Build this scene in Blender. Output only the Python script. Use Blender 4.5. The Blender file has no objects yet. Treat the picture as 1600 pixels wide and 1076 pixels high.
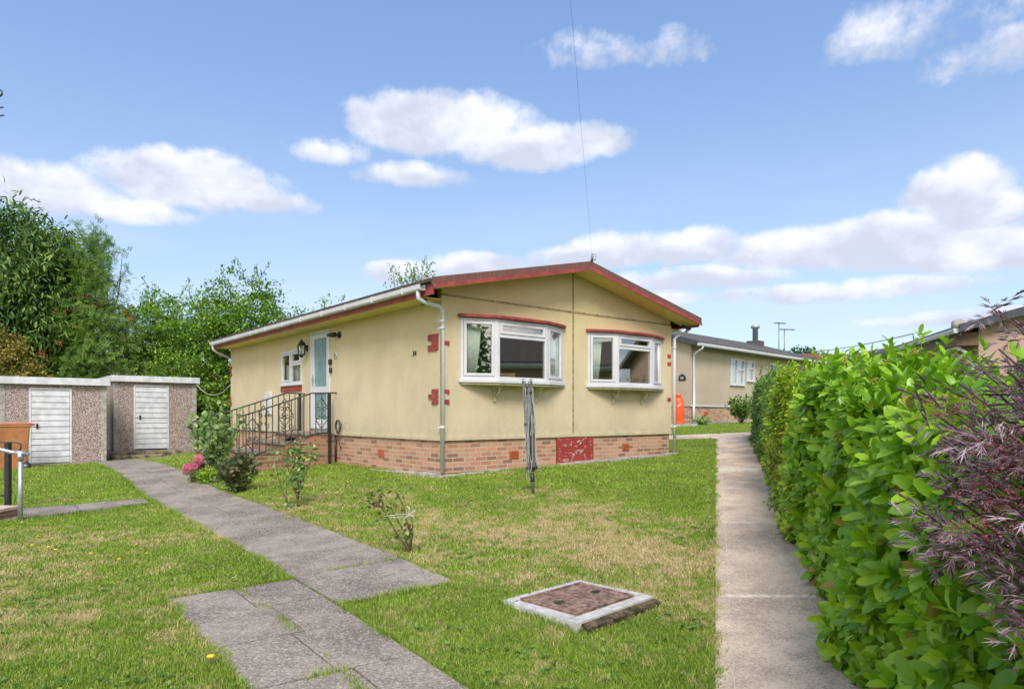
import bpy, math, random
import numpy as np
from mathutils import Vector, Matrix
random.seed(7); RNG = np.random.default_rng(11)
SC = bpy.context.scene
COL = SC.collection
R = math.radians
# ------------------------------------------------------------ camera
EYE = 1.45
cam_d = bpy.data.cameras.new('camera'); cam = bpy.data.objects.new('camera', cam_d); COL.objects.link(cam)
cam.location = (0, 0, EYE); cam.rotation_euler = (R(90), 0, 0)
cam_d.lens = 23.625; cam_d.sensor_width = 36; cam_d.shift_y = 0.0675
cam_d.clip_start = 0.05; cam_d.clip_end = 3000
SC.camera = cam
# ------------------------------------------------------------ light, exposure
SUN_EL, SUN_AZ = 44, 179
sun_d = bpy.data.lights.new('sun', 'SUN'); sun_d.energy = 2.4; sun_d.angle = R(22); sun_d.color = (1, .93, .84)
sun = bpy.data.objects.new('sun', sun_d); COL.objects.link(sun)
sdir = Vector((math.sin(R(SUN_AZ))*math.cos(R(SUN_EL)), math.cos(R(SUN_AZ))*math.cos(R(SUN_EL)), math.sin(R(SUN_EL))))
sun.rotation_euler = sdir.to_track_quat('Z', 'Y').to_euler()
sun.location = sdir * 40
SC.view_settings.view_transform = 'Standard'; SC.view_settings.look = 'None'
SC.view_settings.gamma = 1; SC.view_settings.use_curve_mapping = False
SC.view_settings.exposure = 0.57

# node helper -----------------------------------------------------------
class NT:
    def __init__(s, tree): s.t = tree; s.L = tree.links
    def n(s, kind, **kw):
        nd = s.t.nodes.new(kind); ins = kw.pop('i', {})
        for k, v in kw.items(): setattr(nd, k, v)
        for k, v in ins.items(): s.set(nd, k, v)
        return nd
    def set(s, nd, k, v):
        sock = nd.inputs[k]
        if isinstance(v, bpy.types.NodeSocket): s.L.new(v, sock)
        elif isinstance(v, (tuple, list)) and len(v) == 3 and sock.type == 'RGBA': sock.default_value = (*v, 1)
        else: sock.default_value = v
    def m(s, op, a, b=0.0, c=0.0, clamp=False):
        nd = s.n('ShaderNodeMath', operation=op, use_clamp=clamp); s.set(nd, 0, a); s.set(nd, 1, b)
        if op in ('MULTIPLY_ADD', 'COMPARE', 'SMOOTH_MAX', 'SMOOTH_MIN'): s.set(nd, 2, c)
        return nd.outputs[0]
    def mix(s, f, a, b, bt='MIX'):
        nd = s.n('ShaderNodeMix', data_type='RGBA', blend_type=bt)
        s.set(nd, 0, f); s.set(nd, 6, a); s.set(nd, 7, b); return nd.outputs[2]
    def ss(s, v, lo, hi, a=0.0, b=1.0):
        nd = s.n('ShaderNodeMapRange', interpolation_type='SMOOTHSTEP')
        s.set(nd, 0, v); s.set(nd, 1, lo); s.set(nd, 2, hi); s.set(nd, 3, a); s.set(nd, 4, b); return nd.outputs[0]
    def noise(s, vec, scale, detail=4, rough=.55, dist=0.0):
        nd = s.n('ShaderNodeTexNoise'); s.set(nd, 'Vector', vec); s.set(nd, 'Scale', scale)
        s.set(nd, 'Detail', detail); s.set(nd, 'Roughness', rough); s.set(nd, 'Distortion', dist); return nd.outputs[0]
    def vor(s, vec, scale, feature='F1', out='Distance'):
        nd = s.n('ShaderNodeTexVoronoi', feature=feature); s.set(nd, 'Vector', vec); s.set(nd, 'Scale', scale); return nd.outputs[out]
    def mapv(s, vec, scale=(1, 1, 1), loc=(0, 0, 0)):
        nd = s.n('ShaderNodeMapping'); s.set(nd, 0, vec); nd.inputs['Scale'].default_value = scale; nd.inputs['Location'].default_value = loc
        return nd.outputs[0]
    def bump(s, h, strength, dist=.01):
        nd = s.n('ShaderNodeBump'); s.set(nd, 'Height', h); s.set(nd, 'Strength', strength); s.set(nd, 'Distance', dist); return nd.outputs[0]

# ------------------------------------------------------------ sky
world = bpy.data.worlds.new('World'); SC.world = world; world.use_nodes = True
w = NT(world.node_tree); world.node_tree.nodes.clear()
sky = w.n('ShaderNodeTexSky', sky_type='NISHITA', sun_disc=False, sun_elevation=R(SUN_EL), sun_rotation=R(SUN_AZ), altitude=0, air_density=1.0, dust_density=.6, ozone_density=1.6)
tc = w.n('ShaderNodeTexCoord').outputs['Generated']
sep = w.n('ShaderNodeSeparateXYZ', i={0: tc})
az = w.m('ARCTAN2', sep.outputs[0], sep.outputs[1]); el = w.m('ARCSINE', sep.outputs[2])
SKYQ = dict(str_=.118)
n1 = w.m('SUBTRACT', w.noise(tc, 12, 7, .58), .5)
n2 = w.m('SUBTRACT', w.noise(w.mapv(tc, loc=(3, 5, 1)), 34, 6, .6), .5)
def az_el(px, py):
    x, z = (px-800)/1050, (646-py)/1050; return math.atan(x), math.atan2(z, math.hypot(x, 1))
CL = [(700,205,170,55,1.),(820,235,150,42,.95),(930,225,70,35,.8),(510,238,70,26,.7),(650,278,100,22,.65),
      (60,300,170,48,.85),(300,290,170,50,.95),(180,330,150,22,.7),(380,312,110,25,.7),
      (1490,300,95,48,1.05),(1540,330,80,35,.95),(1390,385,190,50,1.1),(1220,395,110,32,.95),(1530,400,140,35,.9),
      (1100,385,60,30,.95),(1000,395,140,30,.95),(890,405,80,20,.8),(750,418,85,22,.85),(620,428,70,18,.6),
      (1080,440,170,22,.6),(1320,458,230,20,.75),(1100,465,200,14,.5),(1480,500,170,16,.6),
      (1060,80,70,26,.24),(935,85,85,26,.2),(1480,30,170,50,.30),(1550,85,100,36,.26),(1380,75,70,20,.16)]
dens = None; vert = None
for (px, py, rx, ry, k) in CL:
    ry *= 1.2
    a0, e0 = az_el(px, py); a1, _ = az_el(px+rx, py); _, e1 = az_el(px, py-ry); a2, _ = az_el(px-rx, py)
    ra, re = abs(a1-a2)/2, abs(e1-e0)
    dx = w.m('DIVIDE', w.m('SUBTRACT', az, a0), ra)
    dy0 = w.m('SUBTRACT', el, e0)
    dy = w.m('DIVIDE', w.m('MAXIMUM', dy0, w.m('MULTIPLY', dy0, -1.5)), re)
    d = w.m('SQRT', w.m('ADD', w.m('MULTIPLY', dx, dx), w.m('MULTIPLY', dy, dy)))
    f = w.m('MULTIPLY', w.m('SUBTRACT', 1.12, w.m('MULTIPLY', d, d)), k)
    dens = f if dens is None else w.m('MAXIMUM', dens, f)
    fp = w.m('MAXIMUM', f, 0); nu_ = w.m('MULTIPLY', fp, w.m('DIVIDE', dy0, re))
    vert = (nu_, fp) if vert is None else (w.m('ADD', vert[0], nu_), w.m('ADD', vert[1], fp))
# unseen bright warm clouds added behind the view to lift the ambient light
behind = w.ss(sep.outputs[1], .25, -.1)
bn = w.m('MULTIPLY', w.m('SUBTRACT', w.noise(w.mapv(tc, (1, 1, 2.5)), 2.6, 5, .55), .40), 4)
dens = w.m('MAXIMUM', dens, w.m('SUBTRACT', w.m('MULTIPLY', bn, behind), w.m('MULTIPLY', w.m('SUBTRACT', 1, behind), 4)))
edge = w.m('ADD', dens, w.m('ADD', w.m('MULTIPLY', n1, 1.7), w.m('MULTIPLY', n2, 1.0)))
alpha = w.ss(edge, -.05, .68)
vt = w.m('DIVIDE', vert[0], w.m('ADD', vert[1], .05))
# lilac-grey undersides of the clouds, white tops
nb = w.noise(w.mapv(tc, (1, 1, 1.6), (0, 0, .02)), 9, 5, .55)
na = w.noise(w.mapv(tc, (1, 1, 1.6), (0, 0, -.035)), 9, 5, .55)
relief = w.ss(w.m('ADD', w.m('MULTIPLY', w.m('SUBTRACT', na, nb), 2.4), w.m('SUBTRACT', w.m('MULTIPLY', edge, .16), w.m('MULTIPLY', vt, .75))), -.45, .45)
ccol = w.mix(relief, (5.9, 6.0, 6.5), (4.0, 4.25, 5.1))
ccol = w.mix(behind, ccol, (10.5, 9.7, 8.8))  # added clouds behind the view shine brighter and warmer than the visible ones
hzn = w.ss(el, 0.0, .5, 1, 0)
blue = w.mix(hzn, (.72, 1.0, 1.28), (1.1, 1.16, 1.26))
skyc = w.mix(1.0, sky.outputs[0], blue, 'MULTIPLY')
skyb = w.mix(w.ss(el, .0, .62, 1, 0), (1.65, 2.6, 4.5), (3.75, 4.6, 5.65))
skyc = w.mix(.62, skyc, skyb)
thin = w.m('MULTIPLY', w.ss(el, 0, .42, .6, 0), w.ss(w.noise(w.mapv(tc, (1, 1, 4)), 3.5, 6, .6), .35, .7))
skyc = w.mix(thin, skyc, (4.5, 4.9, 5.7))
out = w.mix(w.m('MULTIPLY', alpha, .93), skyc, ccol)
bg = w.n('ShaderNodeBackground', i={0: out, 1: SKYQ['str_']})
wo = w.n('ShaderNodeOutputWorld', i={0: bg.outputs[0]})
world.cycles.sampling_method = 'MANUAL'; world.cycles.sample_map_resolution = 512

# ------------------------------------------------------------ ground shape
CP = np.array([(-6,3,1.32),(-3,3,1.32),(-.6,3,1.36),(1,3.3,1.46),(3,3,1.47),(0,-6,1.5),(-8,-5,1.4),(8,-5,1.5),
 (-3,7,1.3),(-5.9,10.7,1.27),(-3.55,9.35,1.22),(-1.1,10.45,.99),(-3.55,13.4,.99),(-10.3,16.5,1.2),(-12,17,1.22),(-10.3,18.1,1.24),(-8.9,19.6,1.12),(-10,20.5,1.08),(-12,21,1.08),
 (-8.0,18.7,1.0),(-6.2,12.2,1.12),(3.37,14.2,.865),(1.1,12.3,.93),(1.5,5,1.36),(2.3,7.67,1.17),(3.4,11,.945),(4.6,14.4,.72),(5.1,16.4,.6),(5.2,18.2,.53),
 (6.3,23.6,.38),(14,32,.3),(11,14,.75),(10,8,1.1),(0,30,.6),(-10,30,1.0),(-20,20,1.2),(-16,8,1.32)], float)
def _phi(r2): return .5*r2*np.log(r2+1e-9)
_n = len(CP); _P = np.c_[np.ones(_n), CP[:, :2]]
_K = _phi(((CP[:, None, :2]-CP[None, :, :2])**2).sum(-1)) + np.eye(_n)*.4
_A = np.block([[_K, _P], [_P.T, np.zeros((3, 3))]])
_W = np.linalg.solve(_A, np.r_[CP[:, 2], 0, 0, 0])
def depth_below(x, y):
    x = np.clip(np.asarray(x, float), -20, 15); y = np.clip(np.asarray(y, float), -7, 34)
    s = _W[_n] + _W[_n+1]*x + _W[_n+2]*y
    for i in range(_n): s = s + _W[i]*_phi((x-CP[i, 0])**2+(y-CP[i, 1])**2)
    return s
def gz(x, y): return EYE - depth_below(x, y)
def G(px, py):
    r = (px-800)/1050; k = (py-646)/1050
    zs = np.linspace(1.2, 60, 6000); f = k*zs - depth_below(r*zs, zs)
    i = int(np.argmax(f > 0)); z = zs[i]; return Vector((r*z, z, float(gz(r*z, z))))
def at(px, py, y): return Vector(((px-800)/1050*y, y, EYE+(646-py)/1050*y))

# ------------------------------------------------------------ objects
def tag(o, label=None, cat=None, group=None, kind=None):
    if label: o['label'] = label
    if cat: o['category'] = cat
    if group: o['group'] = group
    if kind: o['kind'] = kind
    return o
def empty(name, loc, rz=0, **k):
    o = bpy.data.objects.new(name, None); COL.objects.link(o); o.location = loc; o.rotation_euler = (0, 0, rz)
    o.empty_display_size = .2
    return tag(o, **k)
class MB:
    def __init__(s): s.v = []; s.f = []; s.sm = []
    def add(s, vs, fs, smooth=False):
        o = len(s.v); s.v += [tuple(p) for p in vs]; s.f += [tuple(i+o for i in f) for f in fs]; s.sm += [smooth]*len(fs); return s
    def box(s, x0, x1, y0, y1, z0, z1):
        x0, x1 = min(x0, x1), max(x0, x1); y0, y1 = min(y0, y1), max(y0, y1); z0, z1 = min(z0, z1), max(z0, z1)
        return s.add([(x0,y0,z0),(x1,y0,z0),(x1,y1,z0),(x0,y1,z0),(x0,y0,z1),(x1,y0,z1),(x1,y1,z1),(x0,y1,z1)],
              [(0,3,2,1),(4,5,6,7),(0,1,5,4),(1,2,6,5),(2,3,7,6),(3,0,4,7)])
    def boxm(s, M, sx, sy, sz):
        c = [M @ Vector((a*sx/2, b*sy/2, d*sz/2)) for d in (-1, 1) for a, b in ((-1,-1),(1,-1),(1,1),(-1,1))]
        return s.add(c, [(0,3,2,1),(4,5,6,7),(0,1,5,4),(1,2,6,5),(2,3,7,6),(3,0,4,7)])
    def bar(s, p, q, wx, wz):
        p, q = Vector(p), Vector(q); d = q-p
        M = Matrix.Translation((p+q)/2) @ d.to_track_quat('Y', 'Z').to_matrix().to_4x4()
        return s.boxm(M, wx, d.length, wz)
    def prism(s, poly, axis, a, b):
        """poly of 2D points in the plane normal to axis ('x','y','z'), extruded from a to b"""
        n = len(poly)
        def P(p, t): return {'x': (t, p[0], p[1]), 'y': (p[0], t, p[1]), 'z': (p[0], p[1], t)}[axis]
        vs = [P(p, a) for p in poly]+[P(p, b) for p in poly]
        fs = [tuple(range(n))[::-1], tuple(range(n, 2*n))]+[(i, (i+1) % n, n+(i+1) % n, n+i) for i in range(n)]
        return s.add(vs, fs)
    def tube(s, pts, r, n=8, caps=True):
        pts = [Vector(p) for p in pts]; rs = r if isinstance(r, (list, tuple)) else [r]*len(pts)
        vs = []; up = Vector((0, 0, 1))
        d0 = (pts[1]-pts[0]).normalized()
        if abs(d0.z) > .9: up = Vector((1, 0, 0))
        a = d0.cross(up).normalized()
        for i, p in enumerate(pts):
            d = (pts[min(i+1, len(pts)-1)]-pts[max(i-1, 0)]).normalized()
            a = (a - d*a.dot(d)).normalized(); b = d.cross(a)
            vs += [p+(a*math.cos(2*math.pi*k/n)+b*math.sin(2*math.pi*k/n))*rs[i] for k in range(n)]
        fs = [(i*n+k, i*n+(k+1) % n, (i+1)*n+(k+1) % n, (i+1)*n+k) for i in range(len(pts)-1) for k in range(n)]
        if caps: fs += [tuple(range(n))[::-1], tuple(range((len(pts)-1)*n, len(pts)*n))]
        return s.add(vs, fs, n > 5)
    def lathe(s, prof, c=(0, 0, 0), n=20):
        """prof: (radius, z)"""
        vs = [(c[0]+r*math.cos(2*math.pi*k/n), c[1]+r*math.sin(2*math.pi*k/n), c[2]+z) for r, z in prof for k in range(n)]
        fs = [(i*n+k, i*n+(k+1) % n, (i+1)*n+(k+1) % n, (i+1)*n+k) for i in range(len(prof)-1) for k in range(n)]
        fs += [tuple(range(n))[::-1], tuple(range((len(prof)-1)*n, len(prof)*n))]
        return s.add(vs, fs, True)
    def build(s, name, mat, parent=None, bevel=0, loc=None, **k):
        me = bpy.data.meshes.new(name); me.from_pydata(s.v, [], s.f)
        me.polygons.foreach_set('use_smooth', s.sm)
        uv = me.uv_layers.new(name='UVMap')
        me.update()
        V = np.array(s.v); ud = np.zeros((len(me.loops), 2))
        for p in me.polygons:
            nx, ny, nz = (abs(c) for c in p.normal)
            ij = (0, 1) if nz >= nx and nz >= ny else ((1, 2) if nx > ny else (0, 2))
            li = list(p.loop_indices); ud[li] = V[list(p.vertices)][:, ij]
        uv.data.foreach_set('uv', ud.ravel())
        me.materials.append(mat)
        o = bpy.data.objects.new(name, me); COL.objects.link(o)
        if parent: o.parent = parent
        if loc is not None: o.location = loc
        if bevel:
            bm = o.modifiers.new('bevel', 'BEVEL'); bm.width = bevel; bm.segments = 2; bm.limit_method = 'ANGLE'; bm.angle_limit = R(40)
        return tag(o, **k)
def np_mesh(name, V, quads=None, tris=None, mat=None, parent=None, smooth=False, **k):
    me = bpy.data.meshes.new(name); V = np.asarray(V, np.float32)
    me.vertices.add(len(V)); me.vertices.foreach_set('co', V.ravel())
    idx = []; tot = []
    for A, c in ((quads, 4), (tris, 3)):
        if A is not None and len(A): A = np.asarray(A, np.int32); idx.append(A.ravel()); tot.append(np.full(len(A), c, np.int32))
    idx = np.concatenate(idx); tot = np.concatenate(tot); st = np.r_[0, np.cumsum(tot)[:-1]].astype(np.int32)
    me.loops.add(len(idx)); me.loops.foreach_set('vertex_index', idx)
    me.polygons.add(len(tot)); me.polygons.foreach_set('loop_start', st); me.polygons.foreach_set('loop_total', tot)
    if smooth: me.polygons.foreach_set('use_smooth', np.ones(len(tot), bool))
    me.update(calc_edges=True); me.validate()
    if mat: me.materials.append(mat)
    o = bpy.data.objects.new(name, me); COL.objects.link(o)
    if parent: o.parent = parent
    return tag(o, **k)
def norm(a): return a/np.maximum(np.linalg.norm(a, axis=-1, keepdims=True), 1e-9)
def scatter(TV, TQ, TT, P, Y, Z, S):
    """copies of template (x across, y along leaf, z up) at P with leaf axis Y and face normal Z"""
    Y = norm(Y); X = norm(np.cross(Y, Z)); Z = np.cross(X, Y)
    TV = np.asarray(TV, float); S = np.asarray(S, float)
    S = S.reshape(-1, 1, 1) if S.ndim == 1 else S[:, None, :]
    T = TV[None]*S
    V = P[:, None]+T[..., 0:1]*X[:, None]+T[..., 1:2]*Y[:, None]+T[..., 2:3]*Z[:, None]
    n, m = len(P), len(TV); off = (np.arange(n)*m)[:, None, None]
    q = (np.asarray(TQ)[None]+off).reshape(-1, 4) if len(TQ) else None
    t = (np.asarray(TT)[None]+off).reshape(-1, 3) if len(TT) else None
    return V.reshape(-1, 3), q, t
def cat_mesh(items):
    V = []; Q = []; T = []; o = 0
    for v, q, t in items:
        V.append(v)
        if q is not None: Q.append(q+o)
        if t is not None: T.append(t+o)
        o += len(v)
    return np.concatenate(V), (np.concatenate(Q) if Q else None), (np.concatenate(T) if T else None)

# ------------------------------------------------------------ materials
def newmat(name):
    m = bpy.data.materials.new(name); m.use_nodes = True; t = NT(m.node_tree); m.node_tree.nodes.clear()
    b = t.n('ShaderNodeBsdfPrincipled'); o = t.n('ShaderNodeOutputMaterial', i={0: b.outputs[0]})
    t.b = b; t.o = o
    t.obj = t.n('ShaderNodeTexCoord').outputs['Object']; t.uv = None
    return m, t
def plain(name, c, rough=.6, metal=0, var=.15, scale=12, bump=0, spec=.5, bscale=60, stretch=(1, 1, 1)):
    m, t = newmat(name)
    v = t.mapv(t.obj, stretch)
    n = t.noise(v, scale, 5, .6)
    c2 = tuple(min(1, x*(1-var*1.6)) for x in c); c3 = tuple(min(1, x*(1+var)) for x in c)
    t.set(t.b, 'Base Color', t.mix(t.ss(n, .3, .7), c2, c3)); t.set(t.b, 'Roughness', rough); t.set(t.b, 'Metallic', metal)
    t.set(t.b, 'Specular IOR Level', spec)
    if bump: t.set(t.b, 'Normal', t.bump(t.noise(v, bscale, 3), bump, .005))
    return m
M = {}
M['white'] = plain('white_upvc', (.62, .625, .66), .35, var=.05, scale=3)
M['whitepaint'] = plain('white_paint', (.62, .64, .68), .5, var=.12, scale=5, bump=.1)
M['dark'] = plain('black_paint', (.025, .025, .028), .45, var=.2)
M['iron'] = plain('wrought_iron', (.06, .06, .062), .5, var=.35, scale=30)
M['galv'] = plain('galvanised_steel', (.5, .52, .55), .38, .7, var=.15, scale=25)
M['alu'] = plain('grey_aluminium', (.20, .21, .23), .4, .5, var=.2, scale=30)
M['red'] = plain('red_paint', (.31, .05, .042), .55, var=.25, scale=6, bump=.15)
M['conc'] = plain('concrete', (.38, .36, .33), .9, var=.22, scale=9, bump=.5, bscale=90)
M['teal'] = None
def mat_wall(name, c, streak=1.0, dirtc=(.27, .27, .15)):
    m, t = newmat(name)
    v = t.obj
    big = t.noise(v, 1.3, 5, .6)
    st = t.noise(t.mapv(v, (4, 4, .9)), 2.2, 6, .7)
    st2 = t.noise(t.mapv(v, (22, 22, 4.5), (4, 1, 2)), 3, 5, .7)
    grain = t.noise(v, 75, 4, .75)
    sepz = t.n('ShaderNodeSeparateXYZ', i={0: v}).outputs[2]
    col = t.mix(t.ss(big, .3, .7), tuple(x*.9 for x in c), tuple(min(1, x*1.06) for x in c))
    col = t.mix(t.m('MULTIPLY', t.ss(st, .52, .80), .30*streak), col, dirtc)
    col = t.mix(t.m('MULTIPLY', t.ss(st2, .57, .74), .45*streak), col, (.20, .18, .11))
    spk = t.noise(t.mapv(v, (1, 1, .7), (2, 7, 3)), 34, 3, .6)
    col = t.mix(t.m('MULTIPLY', t.ss(spk, .66, .74), .6*streak), col, (.14, .12, .08))
    col = t.mix(t.m('MULTIPLY', t.ss(t.noise(v, 3.4, 6, .7), .54, .68), .22*streak), col, (c[0]*1.25, c[1]*1.25, c[2]*1.45))
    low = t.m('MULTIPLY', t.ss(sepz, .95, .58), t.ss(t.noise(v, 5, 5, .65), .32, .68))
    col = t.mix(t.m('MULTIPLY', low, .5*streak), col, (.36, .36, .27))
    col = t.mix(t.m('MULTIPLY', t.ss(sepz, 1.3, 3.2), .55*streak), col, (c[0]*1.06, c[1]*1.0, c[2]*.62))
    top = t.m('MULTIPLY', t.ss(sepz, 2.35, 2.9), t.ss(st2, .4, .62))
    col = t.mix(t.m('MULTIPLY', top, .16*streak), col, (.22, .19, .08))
    col = t.mix(t.m('MULTIPLY', t.ss(grain, .42, .62), .36), col, tuple(x*.66 for x in c))
    t.set(t.b, 'Base Color', col); t.set(t.b, 'Roughness', .85); t.set(t.b, 'Specular IOR Level', .3)
    t.set(t.b, 'Normal', t.bump(t.m('ADD', grain, t.m('MULTIPLY', t.noise(v, 30, 3), .5)), .7, .008))
    return m
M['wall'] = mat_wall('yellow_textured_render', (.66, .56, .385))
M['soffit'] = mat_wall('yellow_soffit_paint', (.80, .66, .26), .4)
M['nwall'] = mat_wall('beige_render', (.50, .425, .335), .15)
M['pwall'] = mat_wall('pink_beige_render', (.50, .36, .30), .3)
def mat_brick(name, c1, c2, c3, mortar=(.62, .52, .41)):
    m, t = newmat(name)
    uv = t.n('ShaderNodeTexCoord').outputs['UV']
    b = t.n('ShaderNodeTexBrick', offset=.5, squash=1)
    wob = t.n('ShaderNodeVectorMath', operation='ADD'); t.set(wob, 0, uv)
    nn = t.n('ShaderNodeTexNoise'); t.set(nn, 'Vector', uv); t.set(nn, 'Scale', 9)
    sc = t.n('ShaderNodeVectorMath', operation='MULTIPLY_ADD'); t.set(sc, 0, nn.outputs['Color']); sc.inputs[1].default_value = (.006, .006, 0); sc.inputs[2].default_value = (-.003, -.003, 0)
    t.L.new(sc.outputs[0], wob.inputs[1])
    t.set(b, 'Vector', wob.outputs[0]); t.set(b, 'Color1', (0, 0, 0)); t.set(b, 'Color2', (1, 1, 1)); t.set(b, 'Mortar', (.5, .5, .5))
    t.set(b, 'Scale', 1.0); t.set(b, 'Mortar Size', .0085); t.set(b, 'Mortar Smooth', .15); t.set(b, 'Bias', 0); t.set(b, 'Brick Width', .225); t.set(b, 'Row Height', .0735)
    ramp = t.n('ShaderNodeValToRGB'); e = ramp.color_ramp.elements
    e[0].color = (*c3, 1); e[0].position = .0; e[1].color = (*c1, 1); e[1].position = 1
    k = e.new(.10); k.color = (*c3, 1); k = e.new(.30); k.color = (*c2, 1); k = e.new(.6); k.color = (*[x*1.05 for x in c1], 1)
    t.set(ramp, 0, b.outputs['Color'])
    n = t.noise(uv, 14, 5, .7); fine = t.noise(uv, 120, 3, .7)
    col = t.mix(t.m('MULTIPLY', t.ss(n, .35, .75), .35), ramp.outputs[0], c2)
    col = t.mix(t.m('MULTIPLY', t.ss(fine, .45, .7), .25), col, (.5, .36, .28))
    mcol = t.mix(t.ss(n, .3, .7), tuple(x*.8 for x in mortar), mortar)
    col = t.mix(b.outputs['Fac'], col, mcol)
    grime = t.noise(uv, 2.2, 5, .65)
    col = t.mix(t.m('MULTIPLY', t.ss(grime, .5, .75), .35), col, (.20, .16, .11))
    t.set(t.b, 'Base Color', col); t.set(t.b, 'Roughness', .88)
    t.set(t.b, 'Normal', t.bump(t.m('ADD', t.m('MULTIPLY', b.outputs['Fac'], -1), t.m('MULTIPLY', fine, .35)), .6, .006))
    return m
M['brick'] = mat_brick('pinkish_brick', (.52, .28, .185), (.40, .19, .12), (.23, .12, .085), (.56, .46, .355))
M['brickdark'] = mat_brick('brown_brick', (.36, .175, .105), (.25, .115, .065), (.16, .08, .055), (.36, .28, .19))
def mat_tiles(name, c1, c2, row=.3):
    m, t = newmat(name)
    uv = t.n('ShaderNodeTexCoord').outputs['UV']
    b = t.n('ShaderNodeTexBrick', offset=.5); t.set(b, 'Vector', uv); t.set(b, 'Color1', c1); t.set(b, 'Color2', c2); t.set(b, 'Mortar', tuple(x*.25 for x in c1))
    t.set(b, 'Scale', 1); t.set(b, 'Mortar Size', .008); t.set(b, 'Brick Width', .3); t.set(b, 'Row Height', row)
    n = t.noise(uv, 5, 6, .7)
    t.set(t.b, 'Base Color', t.mix(t.m('MULTIPLY', t.ss(n, .4, .7), .5), b.outputs[0], (.16, .155, .13))); t.set(t.b, 'Roughness', .85)
    t.set(t.b, 'Normal', t.bump(t.m('MULTIPLY', b.outputs['Fac'], -1), .8, .02))
    return m
M['tiles'] = mat_tiles('brown_roof_tiles', (.10, .065, .05), (.07, .05, .042))
M['tilegrey'] = mat_tiles('grey_roof_tiles', (.10, .095, .085), (.065, .065, .062))
M['tilered'] = mat_tiles('red_roof_tiles', (.26, .06, .05), (.2, .05, .045))
M['tilepink'] = mat_tiles('old_pink_roof_tiles', (.42, .25, .18), (.3, .17, .12), .18)
# weathered verge
m, t = newmat('weathered_red_verge')
n = t.noise(t.mapv(t.obj, (5, 5, 14)), 2.5, 6, .7); n2 = t.noise(t.mapv(t.obj, (22, 22, 2)), 1.5, 4, .6)
c = t.mix(t.ss(n, .3, .7), (.20, .055, .042), (.11, .065, .05)); c = t.mix(t.m('MULTIPLY', t.ss(n2, .5, .7), .5), c, (.17, .15, .12))
t.set(t.b, 'Base Color', c); t.set(t.b, 'Roughness', .6); M['verge'] = m
# peeling red panel
m, t = newmat('peeling_red_paint')
n = t.noise(t.mapv(t.obj, (6, 6, 11)), 1.6, 7, .72, .6); gr = t.noise(t.obj, 40, 4)
c = t.mix(t.ss(gr, .3, .7), (.28, .022, .025), (.36, .05, .045)); c = t.mix(t.ss(n, .56, .58), c, (.46, .40, .36))
t.set(t.b, 'Base Color', c); t.set(t.b, 'Roughness', .6); t.set(t.b, 'Normal', t.bump(n, .6, .01)); M['peel'] = m
# red painted brick
M['redbrick'] = plain('red_painted_brick', (.33, .055, .045), .7, var=.3, scale=25, bump=.5)
M['airbrick'] = plain('terracotta', (.45, .11, .05), .8, var=.2, scale=30)
# pebble dash
m, t = newmat('pebble_dash')
vr = t.vor(t.obj, 58, 'F1', 'Color'); vd = t.vor(t.obj, 58)
sx = t.n('ShaderNodeSeparateColor', i={0: vr})
ramp = t.n('ShaderNodeValToRGB'); e = ramp.color_ramp.elements
e[0].color = (.16, .12, .12, 1); e[0].position = 0; e[1].color = (.72, .66, .62, 1); e[1].position = 1
for p, cc in ((.3, (.38, .28, .26)), (.55, (.50, .40, .36)), (.8, (.60, .52, .48))): k = e.new(p); k.color = (*cc, 1)
t.set(ramp, 0, sx.outputs[0])
t.set(t.b, 'Base Color', t.mix(t.ss(vd, .45, .75), ramp.outputs[0], (.17, .13, .12))); t.set(t.b, 'Roughness', .8)
t.set(t.b, 'Normal', t.bump(t.m('MULTIPLY', vd, -1), .9, .012)); M['pebble'] = m
# paving: exposed aggregate
def mat_paving(name, c, dark, light, sc=130, stain=.5):
    m, t = newmat(name)
    isl = t.n('ShaderNodeNewGeometry').outputs['Random Per Island']
    vr = t.n('ShaderNodeSeparateColor', i={0: t.vor(t.obj, sc, 'F1', 'Color')}).outputs[0]
    n = t.noise(t.obj, 1.8, 6, .65); n2 = t.noise(t.obj, 7, 5, .7, .5); n3 = t.noise(t.obj, 320, 2)
    col = t.mix(t.ss(n, .36, .64), tuple(x*.82 for x in dark), tuple(x*1.12 for x in c))
    col = t.mix(t.m('MULTIPLY', t.ss(n2, .48, .72), stain), col, tuple(x*.55 for x in dark))
    col = t.mix(t.m('MULTIPLY', t.ss(vr, .55, 1.0), .55), col, light)
    col = t.mix(t.m('MULTIPLY', t.ss(vr, .3, .0), .5), col, tuple(x*.4 for x in dark))
    col = t.mix(t.m('MULTIPLY', t.ss(t.vor(t.obj, 31), .1, .05), .6), col, (.62, .58, .52))
    col = t.mix(t.m('MULTIPLY', isl, .14), col, tuple(min(1, x*1.35) for x in c))
    t.set(t.b, 'Base Color', col); t.set(t.b, 'Roughness', .9)
    t.set(t.b, 'Normal', t.bump(t.m('ADD', vr, n3), .45, .004))
    return m
M['slab'] = mat_paving('grey_aggregate_slabs', (.275, .237, .20), (.17, .147, .125), (.60, .54, .48), 105)
M['slabwarm'] = mat_paving('buff_concrete', (.60, .48, .375), (.45, .355, .275), (.74, .63, .52), 95, .3)
M['joint'] = plain('pale_mortar', (.66, .60, .52), .95, var=.2, scale=20, bump=.3)
M['soil'] = plain('mossy_soil', (.10, .075, .045), .95, var=.6, scale=18, bump=.8)
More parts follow.
